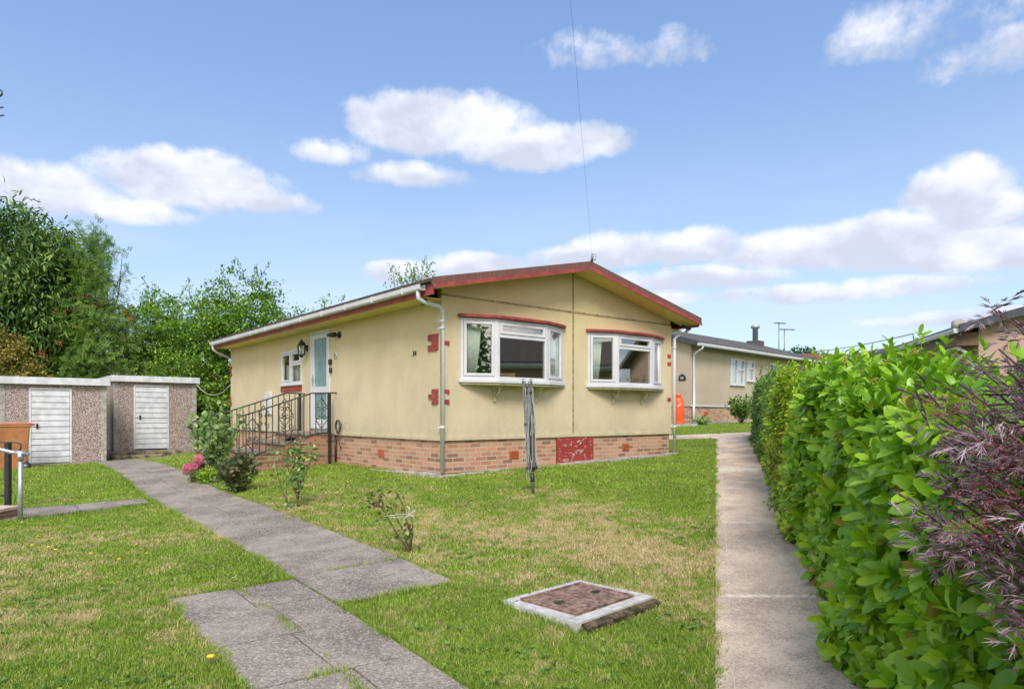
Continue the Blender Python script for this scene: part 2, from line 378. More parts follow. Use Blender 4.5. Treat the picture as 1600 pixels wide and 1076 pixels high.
# lawn colour: green with dry straw patches
DRY = [(.55,7.0,1.6,.9),(-.9,6.2,.8,.6),(1.7,6.0,1.2,.9),(-2.9,4.2,1.1,.8),(-4.6,6.6,1.7,.8),(-5.2,5.1,1.4,.7),(.2,8.9,1.4,.45),(-2.6,9.2,1.3,.8),(-3.9,10.8,1.0,.7),(-1.2,4.9,.7,.5),(1.1,4.9,.9,.5),(-8.5,17.2,1.3,.6),(-2.2,7.7,1.0,.45),(.4,3.9,.8,.4)]
def lawn_dry(t, P):
    sp = t.n('ShaderNodeSeparateXYZ', i={0: P})
    tot = None
    for (x, y, r, k) in DRY:
        dx = t.m('SUBTRACT', sp.outputs[0], x); dy = t.m('SUBTRACT', sp.outputs[1], y)
        q = t.m('DIVIDE', t.m('ADD', t.m('MULTIPLY', dx, dx), t.m('MULTIPLY', dy, dy)), -r*r)
        g = t.m('MULTIPLY', t.m('EXPONENT', q), k)
        tot = g if tot is None else t.m('ADD', tot, g)
    n1 = t.noise(P, .9, 5, .6); n2 = t.noise(P, 4.5, 5, .65)
    s = t.m('ADD', t.m('MULTIPLY', tot, .5), t.m('ADD', t.m('MULTIPLY', t.m('SUBTRACT', n1, .5), 1.7), t.m('MULTIPLY', t.m('SUBTRACT', n2, .5), 1.9)))
    return t.ss(s, .06, .9)
def mat_lawn(name, blade):
    m, t = newmat(name)
    P = t.n('ShaderNodeNewGeometry').outputs['Position']
    d = lawn_dry(t, P)
    isl = t.n('ShaderNodeNewGeometry').outputs['Random Per Island']
    n3 = t.noise(P, 1.7, 4, .6); n4 = t.noise(P, 28, 4, .7)
    if blade:
        g = t.mix(t.ss(n3, .3, .7), (.20, .35, .028), (.31, .47, .05))
        g = t.mix(t.m('MULTIPLY', isl, .5), g, (.34, .42, .08)); g = t.mix(t.ss(t.m('FRACT', t.m('MULTIPLY', isl, 7.3)), .62, .75), g, (.10, .19, .018)); g = t.mix(t.ss(t.m('FRACT', t.m('MULTIPLY', isl, 3.7)), .93, .96), g, (.52, .47, .22))
        s = t.mix(isl, (.56, .47, .21), (.72, .62, .38))
        th = t.ss(t.m('SUBTRACT', t.m('MULTIPLY', d, 1.0), isl), -.15, .15)
        col = t.mix(th, g, s)
        t.set(t.b, 'Roughness', .6); t.set(t.b, 'Specular IOR Level', .25)
        t.set(t.b, 'Base Color', col)
        tr = t.n('ShaderNodeBsdfTranslucent', i={0: col}); mx = t.n('ShaderNodeMixShader', i={0: .3})
        t.L.new(t.b.outputs[0], mx.inputs[1]); t.L.new(tr.outputs[0], mx.inputs[2]); t.L.new(mx.outputs[0], t.o.inputs[0])
    else:
        g = t.mix(t.ss(n3, .3, .7), (.13, .21, .022), (.21, .31, .038))
        g = t.mix(t.ss(n4, .45, .7), g, (.075, .09, .022))
        s = t.mix(t.ss(n4, .35, .65), (.23, .17, .085), (.42, .33, .18))
        t.set(t.b, 'Base Color', t.mix(d, g, s)); t.set(t.b, 'Roughness', .95); t.set(t.b, 'Specular IOR Level', .1)
        t.set(t.b, 'Normal', t.bump(t.noise(P, 60, 4, .7), .8, .02))
    return m
M['lawn'] = mat_lawn('lawn_ground', False); M['blade'] = mat_lawn('grass_blades', True)
def mat_leaf(name, cols, rough=.45, spec=.4, trans=.25, vein=False, pscale=1.2, old=0):
    """cols: three colours mixed per leaf and by slow patches"""
    m, t = newmat(name)
    isl = t.n('ShaderNodeNewGeometry').outputs['Random Per Island']
    P = t.n('ShaderNodeNewGeometry').outputs['Position']
    n = t.noise(P, pscale, 4, .6)
    f = t.m('ADD', t.m('MULTIPLY', isl, .7), t.m('MULTIPLY', t.m('SUBTRACT', n, .35), 1.0), clamp=True)
    ramp = t.n('ShaderNodeValToRGB'); e = ramp.color_ramp.elements
    e[0].color = (*cols[0], 1); e[0].position = .1; e[1].color = (*cols[-1], 1); e[1].position = .95
    for i, c in enumerate(cols[1:-1]): k = e.new(.1+.85*(i+1)/(len(cols)-1)); k.color = (*c, 1)
    t.set(ramp, 0, f); col = ramp.outputs[0]
    if old: col = t.mix(t.ss(t.m('FRACT', t.m('MULTIPLY', isl, 13.7)), 1-old, 1-old+.01), col, (.36, .27, .05))
    t.set(t.b, 'Base Color', col); t.set(t.b, 'Roughness', rough); t.set(t.b, 'Specular IOR Level', spec)
    tr = t.n('ShaderNodeBsdfTranslucent', i={0: col}); mx = t.n('ShaderNodeMixShader', i={0: trans})
    t.L.new(t.b.outputs[0], mx.inputs[1]); t.L.new(tr.outputs[0], mx.inputs[2]); t.L.new(mx.outputs[0], t.o.inputs[0])
    return m
M['laurel'] = mat_leaf('laurel_leaves', [(.11, .26, .012), (.23, .46, .018), (.42, .66, .03)], .33, .5, .36, old=.035)
M['privet'] = mat_leaf('privet_leaves', [(.15, .31, .02), (.31, .51, .03), (.56, .66, .05)], .45, .4, .3, pscale=.8, old=.07)
M['privetdark'] = mat_leaf('dark_hedge_leaves', [(.07, .16, .025), (.14, .28, .04), (.25, .42, .05)], .4, .45, .2)
M['treedark'] = mat_leaf('dark_tree_leaves', [(.035, .095, .022), (.075, .17, .035), (.27, .40, .08)], .5, .35, .25, pscale=.7)
M['rowan'] = mat_leaf('rowan_leaves', [(.085, .185, .035), (.16, .31, .055), (.33, .47, .08)], .5, .3, .35, pscale=.7)
M['beech'] = mat_leaf('beech_leaves', [(.06, .15, .02), (.15, .32, .035), (.38, .58, .05)], .45, .4, .35, pscale=.9)
M['brownleaf'] = mat_leaf('brownish_climber_leaves', [(.15, .15, .035), (.30, .28, .06), (.42, .30, .08)], .6, .3, .25)
M['roseleaf'] = mat_leaf('rose_leaves', [(.06, .14, .04), (.16, .30, .07), (.42, .52, .11)], .4, .45, .25, pscale=4)
M['rosered'] = mat_leaf('reddish_rose_leaves', [(.10, .12, .03), (.22, .20, .06), (.36, .10, .04)], .4, .4, .25, pscale=6)
M['hibis'] = mat_leaf('grey_green_leaves', [(.14, .25, .09), (.30, .43, .17), (.55, .66, .28)], .5, .35, .3, pscale=4)
M['bronze'] = mat_leaf('bronze_green_leaves', [(.035, .06, .022), (.09, .14, .045), (.20, .14, .06)], .4, .45, .2, pscale=6)
M['lime'] = mat_leaf('lime_green_leaves', [(.14, .28, .02), (.26, .46, .03), (.42, .60, .05)], .5, .35, .3, pscale=6)
M['elder'] = mat_leaf('purple_elder_leaves', [(.06, .026, .036), (.19, .11, .145), (.46, .37, .44)], .42, .6, .12, pscale=5)
M['pink'] = mat_leaf('pink_petals', [(.70, .12, .28), (.85, .25, .42), (.92, .50, .60)], .6, .2, .3, pscale=9)
M['elderflower'] = mat_leaf('dusky_pink_buds', [(.20, .035, .06), (.34, .08, .12), (.46, .18, .22)], .6, .3, .2, pscale=9)
M['drybrush'] = mat_leaf('dry_brown_leaves', [(.16, .14, .04), (.34, .22, .08), (.46, .22, .06)], .7, .2, .2, pscale=4)
M['orangeblade'] = mat_leaf('orange_dry_blades', [(.50, .18, .03), (.62, .30, .06)], .6, .3, .3)
M['bark'] = plain('bark', (.13, .10, .075), .9, var=.4, scale=8, bump=.8, stretch=(1, 1, .3))
M['stem'] = plain('green_brown_stem', (.13, .12, .05), .7, var=.4, scale=20)
M['darkstem'] = plain('purple_stem', (.09, .045, .05), .6, var=.3, scale=20)
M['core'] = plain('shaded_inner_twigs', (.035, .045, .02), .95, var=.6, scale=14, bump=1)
M['yellowflower'] = plain('yellow_petals', (.85, .62, .03), .6, var=.1)
# glass
m, t = newmat('window_glass')
lw = t.n('ShaderNodeLayerWeight', i={0: .5}).outputs['Facing']; fr = t.m('MULTIPLY', t.m('POWER', lw, 4.0), .6)
gl = t.n('ShaderNodeBsdfGlossy', i={0: (1, 1, 1), 1: .015}); tp = t.n('ShaderNodeBsdfTransparent', i={0: (.93, .96, .95)})
mx = t.n('ShaderNodeMixShader'); t.set(mx, 0, t.m('ADD', fr, .19, clamp=True)); t.L.new(tp.outputs[0], mx.inputs[1]); t.L.new(gl.outputs[0], mx.inputs[2]); t.L.new(mx.outputs[0], t.o.inputs[0])
M['glass'] = m
m, t = newmat('frosted_teal_glass')
n = t.vor(t.obj, 45); n2 = t.noise(t.obj, 6, 4)
t.set(t.b, 'Base Color', t.mix(t.ss(n2, .3, .7), (.13, .24, .25), (.20, .33, .33))); t.set(t.b, 'Roughness', .22); t.set(t.b, 'Specular IOR Level', .7)
t.set(t.b, 'Normal', t.bump(n, .5, .01)); M['teal'] = m
M['curtain'] = plain('net_curtain', (.86, .88, .80), .9, var=.06, scale=4)
M['room'] = plain('room_wall', (.62, .54, .36), .9, var=.05, scale=2)
M['roomfloor'] = plain('room_floor', (.10, .09, .08), .9)
M['wood'] = plain('pale_wood', (.55, .36, .15), .5, var=.15)
M['orange'] = plain('orange_gas_bottle_paint', (.80, .10, .02), .35, var=.12, scale=5)
M['binbrown'] = plain('brown_plastic', (.42, .17, .07), .5, var=.15, scale=5)
M['binlid'] = plain('faded_brown_plastic', (.42, .19, .13), .6, var=.15, scale=9)
M['rust'] = plain('rusty_iron', (.27, .175, .135), .8, .1, var=.4, scale=22, bump=.9, bscale=70)
M['manconc'] = plain('pale_concrete', (.52, .51, .50), .9, var=.16, scale=14, bump=.5, bscale=70)
M['treads'] = plain('worn_concrete_tread', (.24, .20, .15), .9, var=.45, scale=7, bump=.6)
M['rope'] = plain('white_cord', (.50, .50, .47), .7, var=.05)
M['hose'] = plain('dark_green_hose', (.05, .06, .045), .45)
M['rubber'] = plain('rubber', (.03, .03, .032), .7)
M['slatedark'] = plain('dark_blue_grey_cladding', (.045, .055, .075), .5)
M['brownclad'] = plain('brown_cladding', (.17, .10, .055), .6, var=.3, stretch=(1, 1, 8))
M['cream'] = plain('cream_trim', (.56, .50, .30), .7, var=.15)
# ============================================================ ground
def axis(lo, hi, a, b, step):
    inner = list(np.arange(a, b+1e-6, step)); out = []; s = step; x = a
    while x > lo: s *= 1.35; x -= s; out.append(max(x, lo))
    left = out[::-1]; out = []; s = step; x = inner[-1]
    while x < hi: s *= 1.35; x += s; out.append(min(x, hi))
    return np.array(left+inner+out)
gx = axis(-900, 900, -14, 12, .16); gy = axis(-400, 1400, -2, 26, .16)
XX, YY = np.meshgrid(gx, gy); ZZ = gz(XX, YY)
nx, ny = len(gx), len(gy)
ii = (np.arange(ny-1)[:, None]*nx+np.arange(nx-1)[None]).ravel()
np_mesh('ground', np.c_[XX.ravel(), YY.ravel(), ZZ.ravel()], quads=np.c_[ii, ii+1, ii+nx+1, ii+nx], mat=M['lawn'], smooth=True, kind='structure', label='lawn ground sloping gently round the bungalow')

# slab paths: quadrilaterals in plan, draped over the ground
def drape(mb, quad, lift=.018, thick=.05, step=.5):
    a, b, c, d = [np.array(p[:2], float) for p in quad]
    n = max(1, int(max(np.linalg.norm(b-a), np.linalg.norm(c-d))/step)); m_ = max(1, int(max(np.linalg.norm(d-a), np.linalg.norm(c-b))/step))
    vs = []; fs = []
    for L_ in (lift, lift-thick):
        for j in range(m_+1):
            for i in range(n+1):
                s, t = i/n, j/m_; p = (a*(1-s)+b*s)*(1-t)+(d*(1-s)+c*s)*t
                vs.append((p[0], p[1], float(gz(p[0], p[1]))+L_))
    W_ = n+1; o = W_*(m_+1)
    for j in range(m_):
        for i in range(n): k = j*W_+i; fs += [(k, k+1, k+W_+1, k+W_)]
    for i in range(n): fs += [(i, o+i, o+i+1, i+1), (m_*W_+i+1, o+m_*W_+i+1, o+m_*W_+i, m_*W_+i)]
    for j in range(m_): fs += [(j*W_, (j+1)*W_, o+(j+1)*W_, o+j*W_), (j*W_+n, o+j*W_+n, o+(j+1)*W_+n, (j+1)*W_+n)]
    mb.add(vs, fs)
POLY = []   # plan polygons kept free of grass
A_ = Vector((-.613, .790)); B_ = Vector((.790, .613))
def ab(a, b): p = A_*a+B_*b; return (p.x, p.y)
def rect(a0, a1, b0, b1): return [ab(a0, b0), ab(a1, b0), ab(a1, b1), ab(a0, b1)]
g_ = .006
slab = MB(); bed = MB()
def row(a0, a1, b0, b1, split):
    cuts = [b0]+split+[b1]
    for p, q in zip(cuts[:-1], cuts[1:]): drape(slab, rect(a0+g_, a1-g_, p+g_, q-g_), .018+random.uniform(-.003, .003))
# lower path, b .98 to 1.88
a = 5.22; k = 0
for a1 in (4.62, 3.98, 3.30, 2.62, 1.95, 1.25, .5, -.3, -1.1):
    row(a1, a, .98, 1.88, [1.42 if k % 2 == 0 else 1.5]); a = a1; k += 1
bed_q = [rect(-1.1, 5.22, .98, 1.88), rect(4.40, 19.2, 1.89, 2.86)]
row(4.40, 5.28, 1.89, 2.86, []); a = 5.28; k = 0
for a1 in (6.05, 6.95, 7.85, 8.75, 9.65, 10.6, 11.5, 12.4, 13.3, 14.2, 15.1, 16.0, 16.9, 17.8, 18.6, 19.2):
    row(a, a1, 1.89, 2.86, [2.36] if k % 3 else []); a = a1; k += 1
# little branch to the left, and the strip in front of the sheds
bl = [G(13, 797), G(221, 780), G(236, 787), G(13, 814)]
bl0 = Vector(bl[1][:2]); bl3 = Vector(bl[2][:2]); dl = (Vector(bl[0][:2])-bl0).normalized(); dl3 = (Vector(bl[3][:2])-bl3).normalized()
for i in range(7):
    p, q = i*.86, (i+1)*.86-.016
    drape(slab, [bl0+dl*p, bl0+dl*q, bl3+dl3*q, bl3+dl3*p])
POLY.append([tuple(bl0), tuple(bl0+dl*6), tuple(bl3+dl3*6), tuple(bl3)])
E_ = Vector((.770, .638)); D_ = Vector((-.638, .770))
def hd(u, v, o=(-1.106, 10.56)): return (o[0]+u*E_.x+v*D_.x, o[1]+u*E_.y+v*D_.y)
S1 = (-10.23, 17.0)
def s1(u, v): return hd(u, v, S1)
for i in range(7): drape(slab, [s1(-2.9+i*.62, -.62), s1(-2.9+(i+1)*.62-.012, -.62), s1(-2.9+(i+1)*.62-.012, -.02), s1(-2.9+i*.62, -.02)], .02)
POLY.append([s1(-3, -.63), s1(1.5, -.63), s1(1.5, 0), s1(-3, 0)])
# small paved bit leading to the steps
pb = [G(283, 747), G(330, 757), G(352, 745), G(300, 738)]
drape(slab, [p[:2] for p in pb]); POLY.append([tuple(p[:2]) for p in pb])
slab.build('garden_path', M['slab'], kind='structure', label='grey aggregate slab path running from the foreground to the sheds')
for q in bed_q: drape(bed, q, .006, .03); POLY.append(q)
bed.build('path_bed', M['soil'], kind='structure', label='mossy earth in the joints of the slab path')
# right-hand path
rp = MB(); rj = MB()
X0 = lambda y: .3028*y
ys = [.6, 2.9, 4.98, 7.3, 9.3, 10.9, 11.25, 12.75, 14.5, 16.2]
for y0, y1 in zip(ys[:-1], ys[1:]):
    if y1-y0 < .5: continue
    for x0, x1 in ((0, .10), (.106, .68), (.686, .79)):
        drape(rp, [(X0(y0+.035)+x0, y0+.035), (X0(y0+.035)+x1, y0+.035), (X0(y1-.035)+x1, y1-.035), (X0(y1-.035)+x0, y1-.035)], .018)
drape(rj, [(X0(.6)+.002, .6), (X0(.6)+.788, .6), (X0(16.2)+.788, 16.2), (X0(16.2)+.002, 16.2)], .013, .05)
POLY.append([(X0(.6), .6), (X0(.6)+1.15, .6), (X0(16.2)+1.1, 16.2), (X0(16.2), 16.2)])
cq = [(0.5, 17.1), (4.85, 16.55), (9.0, 17.2), (9.0, 18.3), (5.5, 17.7), (0.5, 17.7)]
drape(rp, [cq[0], cq[1], cq[4], cq[5]]); drape(rp, [(X0(16.22)-.02, 16.22), (X0(16.22)+.85, 16.22), (5.8, 16.75), (4.87, 16.56)]); drape(rp, [cq[1], cq[2], cq[3], cq[4]], .02)
POLY += [[cq[0], cq[1], cq[4], cq[5]], [cq[1], cq[2], cq[3], cq[4]]]
rp.build('hedge_path', M['slabwarm'], kind='structure', label='buff concrete path running along the hedge')
rj.build('path_joints', M['joint'], kind='structure', label='pale mortar joints of the concrete path')
# soil strip below the hedge
hs = MB(); drape(hs, [(X0(.6)+.80, .6), (X0(.6)+1.9, .6), (X0(16.4)+1.9, 16.4), (X0(16.4)+.80, 16.4)], .01, .04)
hs.build('hedge_soil', M['soil'], kind='structure', label='bare soil strip under the hedge')
# ============================================================ the yellow bungalow
H = .996
hz0 = EYE-H
HOUSE = empty('park_bungalow', (-1.106, 10.56, hz0), math.atan2(.638, .770), label='yellow rendered park bungalow on a brick base with red roof edge', cat='bungalow')
def hv(px, py, off=0):     # pixel on the side wall (u = -off) -> v, z
    r = (px-800)/1050; ox, oy = -1.106-off*.770, 10.56-off*.638
    v = (ox-oy*r)/(.638+.77*r); d = oy+.77*v; return v, (646-py)/1050*d+H
def hu(px, py, off=0):     # pixel on the front wall (v = -off) -> u, z
    r = (px-800)/1050; ox, oy = -1.106+off*.638, 10.56-off*.770
    u = (oy*r-ox)/(.77-.638*r); d = oy+.638*u; return u, (646-py)/1050*d+H
Wd, Ln, BT, EV = 5.80, 10.5, .575, 2.80    # width, length, brick top, eave
T = .12
def cells(mb, kind, a0, a1, z0, z1, holes, t0, t1):
    As = sorted({a0, a1, *[h[0] for h in holes], *[h[1] for h in holes]}); Zs = sorted({z0, z1, *[h[2] for h in holes], *[h[3] for h in holes]})
    for i in range(len(As)-1):
        for j in range(len(Zs)-1):
            ca, cz = (As[i]+As[i+1])/2, (Zs[j]+Zs[j+1])/2
            if any(h[0] < ca < h[1] and h[2] < cz < h[3] for h in holes): continue
            if kind == 'front': mb.box(As[i], As[i+1], t0, t1, Zs[j], Zs[j+1])
            else: mb.box(t0, t1, As[i], As[i+1], Zs[j], Zs[j+1])
W1 = (.356, 2.632, 1.496, 2.546); W2 = (3.283, 5.50, 1.49, 2.535)
sw = (*sorted((hv(440, 0)[0], hv(472, 0)[0])), hv(472, 598.5)[1], hv(472, 544.5)[1])
dr = (*sorted((hv(486.5, 0)[0], hv(516, 0)[0])), BT, hv(516, 513)[1])
wm = MB()
cells(wm, 'front', 0, Wd, BT, EV, [(a+.05, b-.05, c+.03, d-.03) for a, b, c, d in (W1, W2)], 0, T)
cells(wm, 'side', T, Ln, BT, EV, [sw, dr], 0, T)
wm.box(Wd-T, Wd, T, Ln, BT, EV); wm.box(T, Wd-T, Ln-T, Ln, BT, EV)
RZ = 3.60; RE = 2.885     # underside of roof at ridge, at eave edge (u=-.43)
gslope = (RZ-RE)/(2.9+.43)
gb = RE+gslope*.43
wm.prism([(0, EV), (Wd, EV), (Wd, gb), (2.9, RZ), (0, gb)], 'y', 0, T)
wm.prism([(0, EV), (Wd, EV), (Wd, gb), (2.9, RZ), (0, gb)], 'y', Ln-T, Ln)
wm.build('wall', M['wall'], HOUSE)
br = MB()
br.box(.02, Wd-.02, .02, T, -.35, BT); br.box(.02, T, T, Ln-.02, -.35, BT); br.box(Wd-T, Wd-.02, T, Ln-.02, -.35, BT); br.box(T, Wd-T, Ln-T, Ln-.02, -.35, BT)
br.build('brick_base', M['brick'], HOUSE)
ft = MB()
for i in range(14):
    u0 = -.10+i*.43; ft.box(u0, u0+.43, -.085-random.uniform(0, .04), .0, -.4, .035+random.uniform(-.01, .015)+.010*i)
for i in range(9): ft.box(-.10-random.uniform(0, .05), .0, i*.43, i*.43+.43, -.4, .06-.014*i)
ft.build('concrete_footing', M['conc'], HOUSE, bevel=.015)
# drip edge at foot of render, joint strips
dp = MB(); dp.box(-.018, Wd+.018, -.02, .004, BT-.005, BT+.05); dp.box(-.02, .004, -.02, Ln, BT-.005, BT+.05)
dp.build('drip_edge', M['wall'], HOUSE)
js = MB(); js.box(2.885, 2.915, -.010, .002, BT+.05, RZ-.02); js.box(.0, 2.884, -.010, .002, EV+.055, EV+.085); js.box(2.916, Wd, -.010, .002, EV+.055, EV+.085)
js.build('cover_strip', plain('olive_cover_strip', (.33, .27, .14), .8, var=.3), HOUSE)
# corner boards: slim painted strip at right and left corner of the front
cb = MB(); cb.box(Wd-.13, Wd+.012, -.014, .002, BT+.05, EV+.05); cb.build('corner_board', M['wall'], HOUSE)
cb = MB(); cb.prism([(-.014, -.014), (.10, -.014), (.10, .002), (.002, .002), (.002, .10), (-.014, .10)], 'z', BT+.05, EV+.05); cb.build('corner_board', M['wall'], HOUSE)
# roof
ovF, ovB, uL, uR = .45, .06, -.43, 6.23
rf = MB()
th = .10
def rz_(u): return RE+gslope*(u-uL) if u <= 2.9 else RE+gslope*(uR-u)
rf.prism([(uL, RE+.01), (2.9, RZ+.01), (uR, RE+.01), (uR, RE+th), (2.9, RZ+th), (uL, RE+th)], 'y', -ovF+.03, Ln+ovB)
rf.build('roof', M['tiles'], HOUSE)
tr_ = MB()
for i in range(60):
    v0 = -ovF+.04+i*.1825; tr_.box(uL-.07, uL+.02, v0, v0+.172, RE+th-.035, RE+th+.012)
tr_.build('eave_tiles', M['tiles'], HOUSE)
so = MB(); so.prism([(uL+.02, RE-.012), (2.9, RZ-.012), (uR-.02, RE-.012), (uR-.02, RE+.008), (2.9, RZ+.008), (uL+.02, RE+.008)], 'y', -ovF+.032, -.002)
so.box(uL+.03, -.001, 0, Ln, EV-.02, EV-.001); so.box(Wd+.001, uR-.03, 0, Ln, EV-.02, EV-.001)
so.build('soffit', M['soffit'], HOUSE)
# verge: weathered band above, bright red strip below
vb = MB(); vr_ = MB(); cap = MB()
top = RZ+th+.03; te = RE+th+.03
vb.prism([(uL-.03, te-.115), (2.9, top-.115), (uR+.03, te-.115), (uR+.03, te), (2.9, top), (uL-.03, te)], 'y', -ovF-.01, -ovF+.029)
vr_.prism([(uL-.03, te-.165), (2.9, top-.165), (uR+.03, te-.165), (uR+.03, te-.105), (2.9, top-.105), (uL-.03, te-.105)], 'y', -ovF-.022, -ovF-.011)
vb.build('verge_board', M['verge'], HOUSE)
for u in (.34, 1.1, 1.9, 2.89, 3.95, 5.05): cap = MB(); z = rz_(u)+th+.031; cap.box(u-.006, u+.006, -ovF-.016, -ovF-.0105, z-.112, z-.002); cap.build('verge_joint', M['verge'], HOUSE)
vr_.build('verge_trim', M['red'], HOUSE)
# fascia and gutter
fc = MB(); fc.box(uL-.0, uL+.022, -ovF+.031, Ln+ovB, RE-.115, RE+.04); fc.build('fascia', M['red'], HOUSE); fc = MB(); fc.box(uR-.022, uR, -ovF+.031, Ln+ovB, RE-.06, RE+.04)
fc.build('fascia', M['red'], HOUSE)
def gutter(mb, u, sgn, v0, v1, z):
    P_ = [(0, 0), (.09, 0), (.105, .02), (.11, .085), (.102, .085), (.092, .024), (.08, .01), (.01, .01), (.008, .085), (0, .085)]
    mb.prism([(u+sgn*a, z+b) for a, b in (P_ if sgn > 0 else P_[::-1])], 'y', v0, v1)
gt = MB(); gutter(gt, uL-.002, -1, -.22, Ln+ovB, RE-.035); gt.build('gutter', M['white'], HOUSE); gt = MB(); gutter(gt, uR+.002, 1, -.35, Ln+ovB, RE-.035)
gt.build('gutter', M['white'], HOUSE)
for i in range(11):
    gc = MB(); v0 = .25+i*1.0; gc.box(uL-.118, uL-.001, v0, v0+.05, RE-.043, RE-.036); gc.box(uL-.120, uL-.1125, v0, v0+.05, RE-.043, RE+.054); gc.build('gutter_bracket', M['white'], HOUSE)
def pipe(pts, clips, name='downpipe'):
    p = MB(); p.tube(pts, .034, 12); o = p.build(name, M['white'], HOUSE)
    for (u, v, z, du, dv) in clips:
        c = MB(); c.lathe([(.040, -.02), (.040, .02)], (u, v, z), 12); c.box(u-.055, u+.055, v+.030, v+.05, z-.014, z+.014); c.build('pipe_clip', M['white'], o)
pipe([(-.49, -.10, RE-.02), (-.49, -.10, RE-.14), (-.40, -.10, RE-.19), (-.10, -.07, RE-.225), (-.03, -.065, RE-.27), (-.03, -.065, .07)], [(-.03, -.065, RE-.45, 0, 0), (-.03, -.065, .78, 0, 0), (-.03, -.065, 2.33, 0, 0)])
pipe([(6.28, -.10, RE-.02), (6.27, -.10, RE-.10), (6.18, -.10, RE-.16), (5.93, -.08, RE-.24), (5.85, -.07, RE-.30), (5.85, -.07, .17)], [(5.85, -.07, RE-.50, 0, 0), (5.85, -.07, .72, 0, 0)])
pipe([(uL-.05, Ln-.05, RE-.03), (uL-.05, Ln-.05, RE-.13), (-.36, Ln-.02, RE-.22), (-.05, Ln+.0, RE-.34)], [])
# soffit spotlight under left eave
s_ = MB(); s_.tube([(-.20, .14, EV-.03), (-.24, .10, EV-.07), (-.33, .02, EV-.09)], [.03, .035, .045], 10); s_.build('security_light', M['dark'], HOUSE)
s_ = MB(); s_.tube([(5.95, -.18, EV+.06), (6.03, -.24, EV+.02), (6.1, -.3, EV+.0)], [.03, .04, .045], 10); s_.build('security_light', M['dark'], HOUSE)

def frame4(mb, P0, P1, z0, z1, w_, d_=.05, n=None):
    """rectangular frame between plan points P0,P1; d_ depth along outward normal n"""
    P0, P1 = Vector(P0), Vector(P1); t_ = (P1-P0).normalized(); n = n or Vector((t_.y, -t_.x))
    def bx(a, b, za, zb):
        c = [P0+t_*a, P0+t_*b, P0+t_*b-n*d_, P0+t_*a-n*d_]
        mb.add([(q.x, q.y, z) for z in (za, zb) for q in c], [(0,3,2,1),(4,5,6,7),(0,1,5,4),(1,2,6,5),(2,3,7,6),(3,0,4,7)])
    L_ = (P1-P0).length
    bx(0, w_, z0, z1); bx(L_-w_, L_, z0, z1); bx(w_, L_-w_, z0, z0+w_); bx(w_, L_-w_, z1-w_, z1)
def pane4(P0, P1, z0, z1, back, parent, mat, name='pane'):
    P0, P1 = Vector(P0), Vector(P1); t_ = (P1-P0).normalized(); n = Vector((t_.y, -t_.x))
    a, b = P0-n*back, P1-n*back; c, d = b-n*.006, a-n*.006
    mb = MB(); mb.add([(q.x, q.y, z) for z in (z0, z1) for q in (a, b, c, d)], [(0,3,2,1),(4,5,6,7),(0,1,5,4),(1,2,6,5),(2,3,7,6),(3,0,4,7)])
    return mb.build(name, mat, parent)
def curtain(P0, P1, z0, z1, parent, amp=.02, waves=9, taper=0):
    P0, P1 = Vector(P0), Vector(P1); n = waves*8; vs = []
    t_ = (P1-P0).normalized(); nn = Vector((t_.y, -t_.x))
    for z, k in ((z0, 1-taper), ((z0+z1)/2, 1-taper*.35), (z1, 1)):
        for i in range(n+1):
            s = i/n; p = P0+(P1-P0)*s*k+nn*amp*math.sin(s*waves*2*math.pi+.6*math.sin(s*9)); vs.append((p.x, p.y, z))
    fs = [(j*(n+1)+i, j*(n+1)+i+1, (j+1)*(n+1)+i+1, (j+1)*(n+1)+i) for j in range(2) for i in range(n)]
    mb = MB(); mb.add(vs, fs, True); o = mb.build('curtain', M['curtain'], parent)
    so = o.modifiers.new('s', 'SOLIDIFY'); so.thickness = .004
